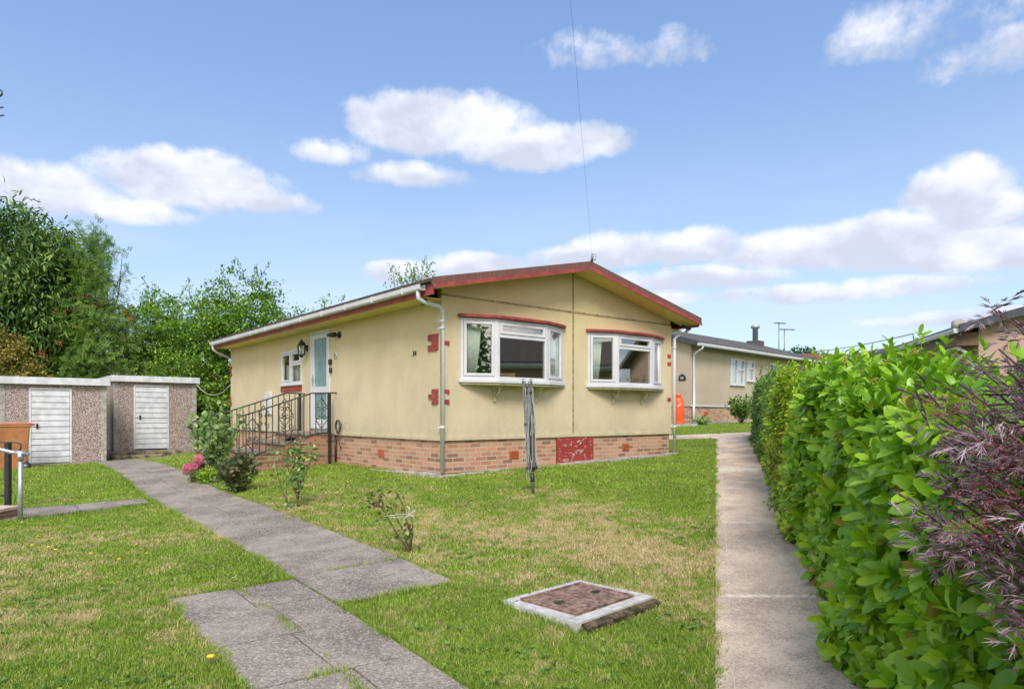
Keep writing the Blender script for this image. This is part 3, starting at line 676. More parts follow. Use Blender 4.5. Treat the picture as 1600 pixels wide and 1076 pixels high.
def bay(Wn, cur):
    u0, u1, z0, z1 = Wn; p = .23
    A, B, C, D = Vector((u0, -.01)), Vector((u0+.585, -p)), Vector((u1-.585, -p)), Vector((u1, -.01))
    fr = MB(); FW = .052; PZ = z1-.03
    for a, b in ((A, B), (B, C), (C, D)): frame4(fr, a, b, z0+.055, z1, FW, .07)
    root = fr.build('bay_window', M['white'], HOUSE, bevel=.006)
    sb = MB(); tz = z0+.055+(z1-z0)*.69
    def sash(a, b, za, zb, wdt=.045):
        t_ = (b-a).normalized(); n = Vector((t_.y, -t_.x)); L_ = (b-a).length
        frame4(sb, a+t_*(FW+.004)+n*.012, b-t_*(FW+.004)+n*.012, za, zb, wdt, .05)
        pane4(a+t_*(FW+wdt), b-t_*(FW+wdt), za+wdt-.004, zb-wdt+.004, .02, root, M['glass'])
    sash(A, B, z0+.055+FW+.004, z1-FW-.004); sash(C, D, z0+.055+FW+.004, z1-FW-.004)
    sash(B, C, tz+.03, z1-FW-.004)
    # transom and fixed pane in the middle
    t_ = (C-B).normalized(); n = Vector((t_.y, -t_.x))
    sb.box(B.x+FW, C.x-FW, -p+.002, -p+.06, tz-.03, tz+.026)
    pane4(B+t_*FW, C-t_*FW, z0+.055+FW, tz-.03, .02, root, M['glass'])
    sb.build('sash', M['white'], root, bevel=.005)
    vt = MB(); mu = (B.x+C.x)/2; vt.box(mu-.15, mu+.15, -p-.022, -p+.0, z1-.062, z1-.040); vt.build('trickle_vent', M['whitepaint'], root, bevel=.004)
    si = MB(); si.prism([(u0-.04, 0), (u0-.03, -.045), (B.x-.01, -p-.055), (C.x+.01, -p-.055), (u1+.03, -.045), (u1+.04, 0)], 'z', z0, z0+.054)
    si.build('sill', M['white'], root, bevel=.008)
    ca = MB(); ca.prism([(u0-.05, .0), (u0-.05, -.05), (u0+.2, -p*.45-.06), (B.x, -p-.06), (mu, -p-.085), (C.x, -p-.06), (u1-.2, -p*.45-.06), (u1+.05, -.05), (u1+.05, .0)], 'z', z1+.002, z1+.052)
    ca.build('red_canopy', M['red'], root, bevel=.008)
    un = MB(); un.prism([(u0-.0, -.001), (u0+.0, -.03), (B.x, -p-.03), (C.x, -p-.03), (u1, -.03), (u1, -.001)], 'z', z0-.03, z0-.002); un.build('sill_board', M['cream'], root)
    for bu in (u0+.69, u1-.66):
        bk = MB(); bk.box(bu-.02, bu+.02, -.035, -.0, z0-.30, z0-.031); bk.box(bu-.02, bu+.02, -.20, -.036, z0-.065, z0-.031)
        arc = [(bu, -.035-.12*math.sin(k*math.pi/12)*1.0, z0-.20+.13*(1-math.cos(k*math.pi/12))) for k in range(7)]
        bk.tube(arc, .014, 6); bk.build('sill_bracket', M['cream'], root)
    # curtains at both ends
    curtain((A.x+.10, .04), (A.x+cur[0], -.03), z0+.06, z1-.02, root, taper=.35)
    curtain((D.x-.08, .04), (D.x-cur[1], -.07), z0+.06, z1-.02, root, taper=.1)
    return root
bay(W1, (.40, .50)); bay(W2, (.36, .20))
# rooms inside
rm = MB(); rm.box(T+.01, Wd-T-.01, 3.3, 3.36, BT+.02, EV-.03); rm.box(3.0, 3.05, .9, 3.29, BT+.02, EV-.03); rm.build('inner_wall', M['room'], HOUSE)
rm = MB(); rm.box(T+.005, Wd-T-.005, T+.005, Ln-T-.005, BT-.08, BT-.005); rm.build('inner_floor', M['roomfloor'], HOUSE)
rm = MB(); rm.box(T+.005, Wd-T-.005, T+.005, Ln-T-.005, EV-.025, EV-.002); rm.build('ceiling', plain('ceiling_white', (.6, .6, .58), .9), HOUSE)
def chair(u, v, rz, lab):
    c = empty('dining_chair', (*hd(u, v), hz0+BT), math.atan2(.638, .77)+rz, label=lab, cat='chair', group='dining chairs behind the bay windows')
    m_ = MB(); m_.box(-.21, .21, -.2, .2, .43, .47); m_.build('seat', M['wood'], c, bevel=.01)
    for sx in (-.19, .19):
        m_ = MB(); m_.tube([(sx, .19, 0), (sx, .19, .45), (sx, .25, 1.14)], .018, 6); m_.build('leg', M['wood'], c)
        m_ = MB(); m_.tube([(sx, -.18, 0), (sx, -.18, .43)], .018, 6); m_.build('leg', M['wood'], c)
    m_ = MB()
    for z in (.74, .90, 1.10): m_.box(-.18, .18, .195+(z-.45)*.087, .215+(z-.45)*.087, z-.025, z+.03)
    m_.build('backrest', M['wood'], c)
chair(1.62, .55, 2.7, 'pale wooden dining chair seen through the left bay window, nearer its middle')
chair(1.1, .75, .5, 'pale wooden dining chair seen through the left pane of the left bay window')
chair(4.2, .6, .3, 'pale wooden chair seen through the right bay window beside green plant')
# small side window, door
def flat_frame(mb, v0, v1, z0, z1, w_, x0, x1):
    mb.box(x0, x1, v0, v0+w_, z0, z1); mb.box(x0, x1, v1-w_, v1, z0, z1); mb.box(x0, x1, v0+w_, v1-w_, z0, z0+w_); mb.box(x0, x1, v0+w_, v1-w_, z1-w_, z1)
v0, v1, z0, z1 = sw
f = MB(); flat_frame(f, v0, v1, z0, z1, .055, -.02, .06); vm = v0+(v1-v0)*.50; zm = z0+(z1-z0)*.58
f.box(-.02, .06, vm-.025, vm+.025, z0+.055, z1-.055); f.box(-.015, .06, v0+.055, vm-.025, zm-.03, zm+.03)
win = f.build('side_window', M['white'], HOUSE, bevel=.006)
f = MB(); flat_frame(f, v0+.06, vm-.03, zm+.032, z1-.06, .04, -.028, .03); flat_frame(f, vm+.03, v1-.06, z0+.06, z1-.06, .04, -.028, .03); f.build('sash', M['white'], win, bevel=.004)
for a_, b_, c_, d_ in ((v0+.05, vm-.02, z0+.05, zm-.028), (v0+.095, vm-.065, zm+.07, z1-.095), (vm+.065, v1-.095, z0+.095, z1-.095)):
    f = MB(); f.box(.0, .006, a_, b_, c_, d_); f.build('pane', M['glass'], win)
f = MB(); f.box(-.055, .02, v0-.02, v1+.02, z0-.035, z0-.001); f.build('sill', M['white'], win)
curtain((.10, v0+.05), (.10, v1-.05), z0+.03, z0+(z1-z0)*.6, win, .015, 6)
f = MB(); nb_ = 12
for i in range(nb_): a_ = v0+(v1-v0)*i/nb_; f.box(-.026, .001, a_+.006, a_+(v1-v0)/nb_-.006, z0-.165, z0-.05)
f.build('brick_sill', M['redbrick'], HOUSE)
v0, v1, z0, z1 = dr; thr = hv(516, 665)[1]-.01
f = MB(); flat_frame(f, v0, v1, thr-.02, z1, .06, -.025, .08); f.box(.0, .09, v0, v1, BT, thr-.021)
door = f.build('door_frame', M['white'], HOUSE, bevel=.006)
f = MB(); a_, b_ = v0+.064, v1-.064; flat_frame(f, a_, b_, thr+.045, z1-.064, .10, -.012, .04); f.box(-.012, .04, a_+.1, b_-.1, thr+.68, thr+.82)
dd = f.build('door', M['white'], HOUSE, bevel=.006)
for c_, d_ in ((thr+.14, thr+.685), (thr+.815, z1-.16)):
    f = MB(); f.box(.008, .018, a_+.095, b_-.095, c_, d_); f.build('pane', M['teal'], dd)
f = MB(); f.box(-.03, -.012, b_-.07, b_-.035, thr+.85, thr+1.08); f.tube([(-.04, b_-.05, thr+1.0), (-.055, b_-.05, thr+1.0), (-.055, b_-.17, thr+1.0)], .009, 8); f.build('handle', M['galv'], dd)
f = MB(); f.box(-.07, .02, v0-.03, v1+.03, thr-.05, thr-.022); f.build('door_sill', M['white'], HOUSE)
# fittings on the side wall
def wallpart(name, mat, px, py, fn):
    v, z = hv(px, py); mb = MB(); fn(mb, v, z); return mb.build(name, mat, HOUSE)
v, z = hv(480, 547)
lt = MB(); lt.box(-.02, -.001, v-.05, v+.05, z-.02, z+.10); lt.tube([(-.02, v, z+.06), (-.08, v, z+.19), (-.12, v, z+.19)], .010, 6)
lt.lathe([(.075, 0), (.08, .012)], (-.13, v, z-.12), 6); lt.lathe([(.09, 0), (.055, .06), (.012, .10), (.01, .12)], (-.13, v, z+.10), 6); lt.lathe([(.02, 0), (.03, .015), (.012, .03)], (-.13, v, z+.2), 6)
for k in range(6): a_ = k*math.pi/3; lt.bar((-.13+.072*math.cos(a_), v+.072*math.sin(a_), z-.11), (-.13+.084*math.cos(a_), v+.084*math.sin(a_), z+.10), .012, .012)
lt.lathe([(.012, -.05), (.06, -.0)], (-.13, v, z-.12), 6)
ln = lt.build('wall_lantern', M['dark'], HOUSE)
lt = MB(); lt.lathe([(.064, 0), (.075, .205)], (-.13, v, z-.11), 6); lt.build('lantern_glass', M['glass'], ln)
v, z = hv(531, 523); lt = MB(); lt.tube([(-.001, v, z), (-.02, v, z)], .07, 14); lt.tube([(-.02, v, z), (-.10, v+.06, z-.01)], .025, 10); lt.tube([(-.09, v+.03, z), (-.13, v+.13, z), (-.16, v+.20, z)], [.05, .045, .035], 12); lt.build('spotlight', M['dark'], HOUSE)
v, z = hv(525, 555); lt = MB(); lt.tube([(-.001, v, z), (-.015, v, z)], .072, 16)
pl = lt.build('oval_plaque', M['white'], HOUSE); lt = MB(); lt.tube([(-.0155, v+.01, z+.01), (-.018, v+.01, z+.01)], .03, 10); lt.build('plaque_motif', M['alu'], pl)
v, z = hv(517, 565); lt = MB(); lt.box(-.06, -.001, v-.06, v+.01, z-.06, z+.05); lt.build('key_safe', M['dark'], HOUSE, bevel=.012)
v, z = hv(517.5, 578); lt = MB(); lt.box(-.05, -.001, v-.055, v+.01, z-.055, z+.045); lt.build('key_safe', M['rubber'], HOUSE, bevel=.012)
a1_, z1_ = hv(416, 613); a0_, z0_ = hv(425.5, 647)
lt = MB(); lt.box(-.05, -.001, a0_, a1_, z0_, z1_); lt.build('meter_box', M['white'], HOUSE, bevel=.008)
v, z = hv(543, 0)[0], 0
lt = MB(); lt.box(-.012, -.001, v-.01, v+.01, BT+.1, BT+.28); lt.build('wall_pipe', M['cream'], HOUSE)
v, _ = hv(524.5, 700); lt = MB(); lt.tube([(-.03, v-.05, BT-.05), (-.03, v-.05, .05)], .018, 8); lt.build('drain_pipe', M['dark'], HOUSE)
# painted quoin bricks
def qb(mb, pxa, pya, pxb, pyb, side):
    if side: (a, za), (b, zb) = hv(pxa, pya), hv(pxb, pyb); mb.box(-.024, .001, min(a, b), max(a, b), min(za, zb), max(za, zb))
    else: (a, za), (b, zb) = hu(pxa, pya), hu(pxb, pyb); mb.box(min(a, b), max(a, b), -.024, .001, min(za, zb), max(za, zb))
q_ = 0
def qb(_, pxa, pya, pxb, pyb, side):
    mb = MB()
    if side: (a, za), (b, zb) = hv(pxa, pya), hv(pxb, pyb); mb.box(-.024, .001, min(a, b), max(a, b), min(za, zb), max(za, zb))
    else: (a, za), (b, zb) = hu(pxa, pya), hu(pxb, pyb); mb.box(min(a, b), max(a, b), -.024, .001, min(za, zb), max(za, zb))
    mb.build('quoin_brick', M['redbrick'], HOUSE)
q = None
for a in ((670,523.5,686.5,530),(676,531.5,686.5,538),(670,540,686.5,546.5)): qb(q, *a, True)
for a in ((676,608,686.5,614),(671,616,686.5,622.5),(676,624.5,686.5,631)): qb(q, *a, True)
for a in ((690,532,701,539),(690,608,701,614.5),(690,624,701,631)): qb(q, *a, False)
for a in ((1042,553.5,1047,559.5),(1042,565.5,1047,571.5),(1042,621,1047,627)): qb(q, *a, False)
bz = hv(360, 0)[0]
for y in (574.5, 580, 585.5, 622, 627, 631.5): zz = hv(361, y)[1]; q = MB(); q.box(-.024, .001, Ln-(.13 if int(y*2) % 2 else .08), Ln+.01, zz-.033, zz+.033); q.build('quoin_brick', M['redbrick'], HOUSE)
a0, _ = hu(871.5, 700); a1, _ = hu(924.5, 700)
q = MB(); q.box(a0, a1, -.012, .03, .03, BT-.02); pn = q.build('access_panel', M['peel'], HOUSE)
q = MB(); q.box(a0-.03, a0, -.016, .02, .0, BT-.01); q.build('panel_edge', M['red'], pn); q = MB(); q.box(a1, a1+.03, -.016, .02, .05, BT-.01); q.build('panel_edge', M['red'], pn)
for (x, y) in ((804, 710), (978.5, 698.5)):
    q = MB(); u, z = hu(x, y); q.box(u-.1, u+.1, .008, .019, z-.07, z+.07)
    for i in range(7):
        for j in range(4): q.box(u-.085+i*.026, u-.070+i*.026, -.001, .009, z-.055+j*.03, z-.035+j*.03)
    q.build('air_brick', M['airbrick'], HOUSE)
v, z = hv(594.5, 708); q = MB(); q.box(.008, .019, v-.1, v+.1, z-.07, z+.07)
q.build('air_brick', M['airbrick'], HOUSE)
# house number
def text(s, size, mat, parent, loc, rot, name='house_number', ext=.004):
    cu = bpy.data.curves.new(name, 'FONT'); cu.body = s; cu.size = size; cu.extrude = ext; cu.align_x = 'CENTER'; cu.align_y = 'CENTER'
    tmp = bpy.data.objects.new('tmp', cu); COL.objects.link(tmp); dg = bpy.context.evaluated_depsgraph_get()
    me = bpy.data.meshes.new_from_object(tmp.evaluated_get(dg)); bpy.data.objects.remove(tmp); me.materials.clear(); me.materials.append(mat)
    o = bpy.data.objects.new(name, me); COL.objects.link(o); o.parent = parent; o.location = loc; o.rotation_euler = rot; return o
v, z = hv(648, 552.5)
text('34', .13, M['dark'], HOUSE, (-.008, v, z), (R(90), 0, R(-90)))
# ============================================================ steps, rails
vs0, vs1 = 3.80, 5.42
ST = empty('entrance_steps', (*hd(0, 3.8), hz0-.1), math.atan2(.638, .770), label='brick entrance steps with worn concrete treads below the front door', cat='steps')
def SL(u, v, z): return (u, v-3.8, z+.1)
def sbox(mb, u0, u1, v0, v1, z0, z1): a = SL(u0, v0, z0); b = SL(u1, v1, z1); mb.box(a[0], b[0], a[1], b[1], a[2], b[2])
LT = .62; levels = [(-.03, -.62, LT), (-.62, -1.12, LT-.17), (-1.12, -1.62, LT-.34), (-1.62, -2.12, LT-.51)]
for i, (ua, ub, zt) in enumerate(levels):
    mb = MB(); sbox(mb, ub, ua, vs0, vs1, -.5, zt-.05); o = mb.build('landing' if i == 0 else 'step', M['brickdark'], ST)
    mb = MB(); sbox(mb, ub-.03, ua if i else ua, vs0-.02, vs1+.02, zt-.049, zt); mb.build('tread', M['treads'], o, bevel=.01)
def rail(name, v, pts, bot, post_s, ornaments, lab, endpost=None, base_r=.95):
    o_ = hd(-pts[-1][0], v); root = empty(name, (*hd(-post_s, v), hz0-.1), math.atan2(.638, .77), label=lab, cat='handrail', group='black iron handrails of the entrance steps')
    def Q(s, z): return (-(s-post_s), 0, z+H+.1)
    m_ = MB(); m_.tube([Q(*p) for p in pts], .016, 6); m_.build('top_rail', M['iron'], root)
    m_ = MB(); m_.tube([Q(*p) for p in bot], .011, 6); m_.build('bottom_rail', M['iron'], root)
    def zi(line, s):
        for (a, za), (b, zb) in zip(line[:-1], line[1:]):
            if a <= s <= b: return za+(zb-za)*(s-a)/(b-a)
        return line[-1][1]
    m_ = MB(); p = Q(post_s, 0); m_.box(-.024, .024, -.024, .024, Q(0, -base_r)[2], Q(0, zi(pts, post_s))[2]); m_.build('post', M['dark'], root)
    if endpost: m_ = MB(); e = Q(endpost[0], endpost[1]); m_.box(e[0]-.007, e[0]+.007, -.007, .007, e[2], Q(0, zi(pts, endpost[0]))[2]); m_.build('post', M['iron'], root)
    s = bot[0][0]+.02; k = 0
    while s < bot[-1][0]+.001:
        if abs(s-post_s) > .03: m_ = MB(); m_.tube([Q(s, zi(bot, s)), Q(s, zi(pts, s))], .0105, 4); m_.build('baluster', M['iron'], root)
        s += .122; k += 1
    for so in ornaments:
        zc = (zi(bot, so)+zi(pts, so))/2; h = .30; w_ = .122; m_ = MB()
        for sg in (-1, 1):
            m_.tube([Q(so, zc+h), Q(so+sg*w_, zc+.13)], .009, 4); m_.tube([Q(so, zc-h), Q(so+sg*w_, zc-.13)], .009, 4)
            for zz, dr_ in ((.075, 1), (-.075, -1)):
                sp = []
                for j in range(15): r_ = .055*(1-j/20); a_ = j*.42; sp.append(Q(so+sg*(.062+r_*math.cos(a_+math.pi)*-1*1.0*1.0-.0), zc+zz+dr_*r_*math.sin(a_)))
                m_.tube(sp, .0085, 4)
        m_.build('scroll', M['iron'], root)
    return root
rail('handrail', 3.775, [(0, .415), (.515, .40), (1.92, -.07)], [(.17, -.378), (.45, -.385), (1.86, -.84)], .15, (.32, 1.0, 1.66), 'nearer black iron handrail with scrolls, ending in a thick post', (1.9, -.98), 1.05)
rail('handrail', 5.36, [(0, .43), (.38, .45), (1.54, .065), (2.3, -.17)], [(.08, -.34), (.38, -.36), (1.56, -.76)], .114, (.9, .45), 'further black iron handrail with scrolls, running down behind the bushes', (1.54, -1.1), .40)
# shoe on step
sh = empty('shoe', (*hd(-.70, 4.35), hz0+LT-.17), 1.0, label='small black shoe lying on the brick steps', cat='shoe')
m_ = MB()
prof = [(-.14, .035, .05), (-.10, .045, .085), (-.03, .045, .09), (.03, .042, .06), (.09, .048, .05), (.13, .03, .03)]
vs = [];
for x, w_, h in prof:
    for k in range(8): a_ = k*math.pi/4; vs.append((x, w_*math.cos(a_), h/2+.016+h/2*math.sin(a_)))
m_.add(vs, [(i*8+k, i*8+(k+1) % 8, i*8+8+(k+1) % 8, i*8+8+k) for i in range(5) for k in range(8)]+[tuple(range(8))[::-1], tuple(range(40, 48))], True)
m_.build('upper', M['dark'], sh); m_ = MB(); m_.prism([(-.15, -.04), (-.15, .04), (.0, .04), (.1, .052), (.15, .02), (.15, -.02), (.1, -.052), (0, -.04)], 'z', 0, .018); m_.build('sole', M['rubber'], sh)
# hose coil on wall
v, z = hv(534, 668)
hc = empty('hose_coil', (*hd(-.06, v), hz0+z-.14), math.atan2(.638, .77), label='dark garden hose coiled on the wall beside the door', cat='hose')
m_ = MB(); pts = [( -.02+.012*math.sin(k*.21), .095*math.cos(k*.32)*(1+.05*math.sin(k)), .16+.13*math.sin(k*.32)) for k in range(100)]
m_.tube(pts, .010, 6); m_.tube([(-.01, -.05, .06), (-.02, -.03, -.10), (.0, -.10, -.30)], .008, 6); m_.build('coil', M['hose'], hc)
m_ = MB(); m_.box(-.03, .05, -.015, .015, .20, .24); m_.build('hook', M['galv'], hc)
# white cable swag between the shed and the bungalow
p0 = Vector((*hd(0, Ln+.02), EYE+.80)); p1 = at(306, 599, 20.1)
m_ = MB(); pts = [p0.lerp(p1, k/14)+Vector((0, 0, -.35*4*(k/14)*(1-k/14)*.9)) for k in range(15)]
c = pts[7].copy(); m_.tube([p-c for p in pts], .009, 6); m_.build('cable', M['rope'], None, loc=c, label='white cable slung between the shed and the bungalow corner', cat='cable')
# ============================================================ concrete sheds
AH = math.atan2(.638, .770)
def shed(loc, W_, Dp, Ht, dx0, dx1, dtop, lab, step_):
    r_ = empty('storage_shed', loc, AH, label=lab, cat='shed', group='pebble dash sheds')
    t = .06
    m_ = MB(); cells(m_, 'front', .12, W_-.12, -.3, Ht-.1, [(dx0, dx1, -.31, dtop)], .012, t)
    m_.box(.012, t, .12, Dp-.12, -.3, Ht-.1); m_.box(W_-t, W_-.012, .12, Dp-.12, -.3, Ht-.1); m_.box(.12, W_-.12, Dp-t, Dp-.012, -.3, Ht-.1)
    m_.build('wall', M['pebble'], r_)
    for x in (0, W_-.12):
        for y in (0, Dp-.12): m_ = MB(); m_.box(x, x+.12, y, y+.12, -.3, Ht-.1); m_.build('corner_post', M['conc'], r_, bevel=.01)
    m_ = MB(); m_.box(-.06, W_+.06, -.09, Dp+.05, Ht-.02, Ht); m_.build('roof', M['conc'], r_)
    m_ = MB(); m_.box(-.065, W_+.065, -.11, -.085, Ht-.15, Ht+.02); m_.box(-.065, -.045, -.085, Dp+.05, Ht-.15, Ht+.02); m_.box(W_+.045, W_+.065, -.085, Dp+.05, Ht-.15, Ht+.02); m_.build('fascia', M['whitepaint'], r_, bevel=.006)
    m_ = MB(); m_.box(dx0, dx0+.045, -.005, t, 0, dtop); m_.box(dx1-.045, dx1, -.005, t, 0, dtop); m_.box(dx0+.045, dx1-.045, -.005, t, dtop-.045, dtop); m_.build('door_frame', M['whitepaint'], r_)
    m_ = MB(); n = 12; h = (dtop-.05-.03)/n
    for i in range(n): m_.prism([(.018, .03+i*h), (.018, .03+(i+1)*h-.016), (.006, .03+(i+1)*h-.022), (-.004, .03+i*h)][::-1], 'x', dx0+.05, dx1-.05)
    m_.box(dx0+.05, dx1-.05, .019, .03, .02, dtop-.05)
    d_ = m_.build('door', M['whitepaint'], r_)
    m_ = MB(); zc = dtop*.50; m_.box(dx0+.14, dx0+.18, -.014, .012, zc-.06, zc+.06); m_.tube([(dx0+.16, -.012, zc+.025), (dx0+.16, -.05, zc+.025)], .018, 10); m_.build('handle', M['dark'], d_)
    return r_
shed((*hd(-2.19, 0, S1), EYE-1.21), 2.17, 2.6, 2.06, .57, 1.43, 1.83, 'pebble dash shed further left with brown wheelie bin before its white door', 0)
shed((-11.12, 18.75, EYE-1.03), 2.17, 2.6, 2.08, .50, 1.41, 1.85, 'pebble dash shed nearer the bungalow, standing on a raised brown slab', 1)
m_ = MB(); m_.box(-.30, 2.35, -.66, -.02, -.30, .0); m_.box(-.30, 2.35, 0, 2.5, -.3, -.004)
m_.box(-.20, 1.1, -1.02, -.67, -.3, -.085)
m_.build('shed_slab', M['treads'], None, bevel=.02, loc=(-11.12, 18.75, EYE-1.04), label='worn brown concrete slab and step before the right shed', cat='slab').rotation_euler = (0, 0, AH)
# wheelie bin
bp = Vector((-10.86, 15.2, 0)) - Vector((.77, .638, 0))*.40
bn = empty('wheelie_bin', (bp.x, bp.y, EYE-1.265), AH, label='brown wheelie bin standing before the left shed', cat='bin')
m_ = MB()
def ring(z, hx, hy): return [(-hx, -hy, z), (hx, -hy, z), (hx, hy, z), (-hx, hy, z)]
vs = ring(.03, .27, .23)+ring(.60, .32, .27)+ring(.96, .35, .285)+ring(.985, .375, .30)+ring(1.02, .375, .30)
m_.add(vs, [(3, 2, 1, 0)]+[(i*4+k, i*4+(k+1) % 4, i*4+4+(k+1) % 4, i*4+4+k) for i in range(4) for k in range(4)]+[(16, 17, 18, 19)])
m_.build('body', M['binbrown'], bn, bevel=.02)
m_ = MB(); vs = ring(1.022, .385, .305)+ring(1.05, .385, .305)+ring(1.085, .30, .25); m_.add(vs, [(3, 2, 1, 0)]+[(i*4+k, i*4+(k+1) % 4, i*4+4+(k+1) % 4, i*4+4+k) for i in range(2) for k in range(4)]+[(8, 9, 10, 11)])
m_.box(.386, .44, -.26, .26, 1.0, 1.05); m_.build('lid', M['binlid'], bn, bevel=.015)
for sy in (-1, 1):
    m_ = MB(); m_.tube([(.27, sy*.27, .10), (.27, sy*.32, .10)], .10, 20); wl = m_.build('wheel', M['rubber'], bn)
    m_ = MB(); m_.tube([(.27, sy*.321, .10), (.27, sy*.328, .10)], .055, 16); m_.build('hub', M['alu'], wl)
# railings and step at the left edge
g = G(32, 813)
r_ = empty('tube_handrail', g, 0, label='silver tubular handrail with a round post at the left edge of the lawn', cat='handrail')
m_ = MB(); m_.tube([(0, 0, -.2), (0, 0, .82)], .026, 12); m_.build('post', M['galv'], r_)
m_ = MB(); m_.tube([(.09, .02, .835), (-.1, -.03, .87), (-.95, -.28, 1.12)], .024, 12); m_.build('rail', M['galv'], r_)
m_ = MB(); m_.tube([(0, 0, .76), (0, 0, .86)], .036, 14); m_.tube([(.055, .015, .845), (-.055, -.015, .858)], .034, 12); m_.build('joint_collar', M['galv'], r_)
g = G(12.5, 797)
r_ = empty('iron_handrail', g, 0, label='black iron handrail with curled end at the left edge of the lawn', cat='handrail')
m_ = MB(); m_.box(-.03, .03, -.03, .03, -.2, .93); m_.build('post', M['dark'], r_)
m_ = MB(); m_.tube([(-.9, -.1, 1.0), (-.1, 0, .945), (.10, 0, .94)]+[(.12+.06*math.sin(k*.35), 0, .88+.06*math.cos(k*.35)) for k in range(9)]+[(.02, 0, .815)], .012, 6); m_.build('top_rail', M['iron'], r_)
m_ = MB(); m_.tube([(-.9, -.1, .26), (-.03, 0, .20)], .012, 6); m_.build('lower_rail', M['iron'], r_)
g = G(8, 826)
r_ = empty('brick_step', (g.x-.52, g.y+.1, g.z), -.06, label='small brick step with a pale slab top at the left edge', cat='step')
m_ = MB(); m_.box(-1.4, 0, .0, .75, -.2, .11); m_.build('brickwork', M['brickdark'], r_); m_ = MB(); m_.box(-1.42, .02, -.02, .77, .112, .16); m_.build('tread', M['slabwarm'], r_, bevel=.01)
# ============================================================ manhole
mc = Vector((.47, 4.80)); ma = math.atan2(.70, .71)
gzm = float(gz(mc.x, mc.y))-.022
mh = empty('manhole', (mc.x, mc.y, gzm), ma, label='rusty iron manhole cover set in a raised pale concrete surround', cat='manhole')
m_ = MB(); a, b = .435, .355; c_, d_ = .335, .262
P_ = lambda x, y, z: (x, y, z)
m_.box(-a, a, -b, -d_, -.15, .062); m_.box(-a, a, d_, b, -.15, .062); m_.box(-a, -c_, -d_, d_, -.15, .062); m_.box(c_, a, -d_, d_, -.15, .062); m_.box(-c_, c_, -d_, d_, -.15, .04)
o = m_.build('surround', M['manconc'], mh, bevel=.0)
me = o.data
for v in me.vertices: v.co.x += .012*math.sin(v.co.y*23); v.co.y += .01*math.sin(v.co.x*19+1)
m_ = MB(); m_.box(-c_+.006, c_-.006, -d_+.006, d_-.006,   .042, .070); cv = m_.build('cover', M['rust'], mh, bevel=.012)
m_ = MB(); flat = [(-c_+.006, c_-.006, -d_+.006, -d_+.03), (-c_+.006, c_-.006, d_-.03, d_-.006), (-c_+.006, -c_+.03, -d_+.03, d_-.03), (c_-.03, c_-.006, -d_+.03, d_-.03)]
for f_ in flat: m_.box(f_[0], f_[1], f_[2], f_[3], .0705, .077)
for i in range(21):
    for j in range(15):
        s_ = 1 if (i+j) % 2 else -1; m_.boxm(Matrix.Translation((-c_+.045+i*.029, -d_+.045+j*.0305, .0705)) @ Matrix.Rotation(s_*.785, 4, 'Z'), .024, .006, .004)
m_.build('raised_pattern', M['rust'], cv)
for sx in (-.2, .2):
    m_ = MB(); m_.prism([(sx+.045*math.cos(k*.524), .032*math.sin(k*.524)) for k in range(12)], 'z', .0705, .0755); m_.build('lifting_hole', M['core'], cv)
# earth bank at the cover's right side
m_ = MB(); m_.prism([(-.42, -.02), (-.42, .03), (-.357, .05), (-.357, -.02)], 'x', -.40, .43); 
sb_ = m_.build('earth_edge', M['soil'], mh); 
# ============================================================ rotary dryer
g = G(833, 772)
rd = empty('rotary_dryer', g, 0, label='folded grey rotary clothes dryer with tangled white cords on the lawn', cat='clothes dryer')
rd.rotation_euler = (0, R(-2.6), 0)
m_ = MB(); m_.tube([(0, 0, -.1), (0, 0, .46)], .021, 12); m_.tube([(0, 0, .46), (0, 0, 1.40)], .017, 10); m_.build('pole', M['alu'], rd)
m_ = MB(); m_.lathe([(.03, .0), (.045, .01), (.045, .07), (.03, .10)], (0, 0, .31), 14); m_.box(-.075, .075, -.02, .02, .335, .375); m_.build('hub', M['dark'], rd)
m_ = MB(); m_.lathe([(.026, 0), (.03, .02), (.024, .12)], (0, 0, .17), 12); m_.build('ground_sleeve', M['dark'], rd)
TT = []
for k in range(4):
    a = k*math.pi/2+.5; ca, sa = math.cos(a), math.sin(a)
    top_ = (ca*.060+(-.012), sa*.06, 1.50-.03*(k % 2)); TT.append(top_)
    m_ = MB(); m_.bar((ca*.055, sa*.055, .36), top_, .018, .026); ar = m_.build('arm', M['alu'], rd)
    m_ = MB(); m_.bar((ca*.030, sa*.030, .38), (ca*.05, sa*.05, 1.15), .012, .018); m_.build('strut', M['alu'], ar)
    m_ = MB(); m_.lathe([(.013, 0), (.018, .01), (.014, .06)], (top_[0], top_[1], top_[2]-.02), 8); m_.build('tip_cap', M['alu'], ar)
    m_ = MB(); m_.lathe([(.02, 0), (.022, .035)], (ca*.058-.004, sa*.058, .92+.42*(k % 2)), 8); m_.build('clip', M['dark'], ar)
m_ = MB(); rr = random.Random(5)
for k in range(15):
    a = rr.uniform(0, 6.28); z1 = rr.uniform(.55, 1.42); z2 = max(.14 if k % 6 == 0 else .3, z1-rr.uniform(.2, .75)); rad = rr.uniform(.05, .12 if k % 5 else .19)
    a2 = a+rr.uniform(-.9, .9); pts = []
    for i in range(17):
        t = i/16; z = z1+(rr.uniform(-.004, .004))-(z1-z2)*math.sin(math.pi*t); r0 = .06+(rad-.06)*math.sin(math.pi*t); aa = a+(a2-a)*t+.25*math.sin(t*9+k)
        pts.append((r0*math.cos(aa), r0*math.sin(aa)*.8, z))
    m_.tube(pts, .0026, 4)
for k in range(8): a = k*.8; m_.tube([(.062*math.cos(a), .062*math.sin(a), 1.42), (.07*math.cos(a+.3), .07*math.sin(a+.3), .9), (.06*math.cos(a), .06*math.sin(a), .42)], .0032, 4)
m_.build('cord', M['rope'], rd)
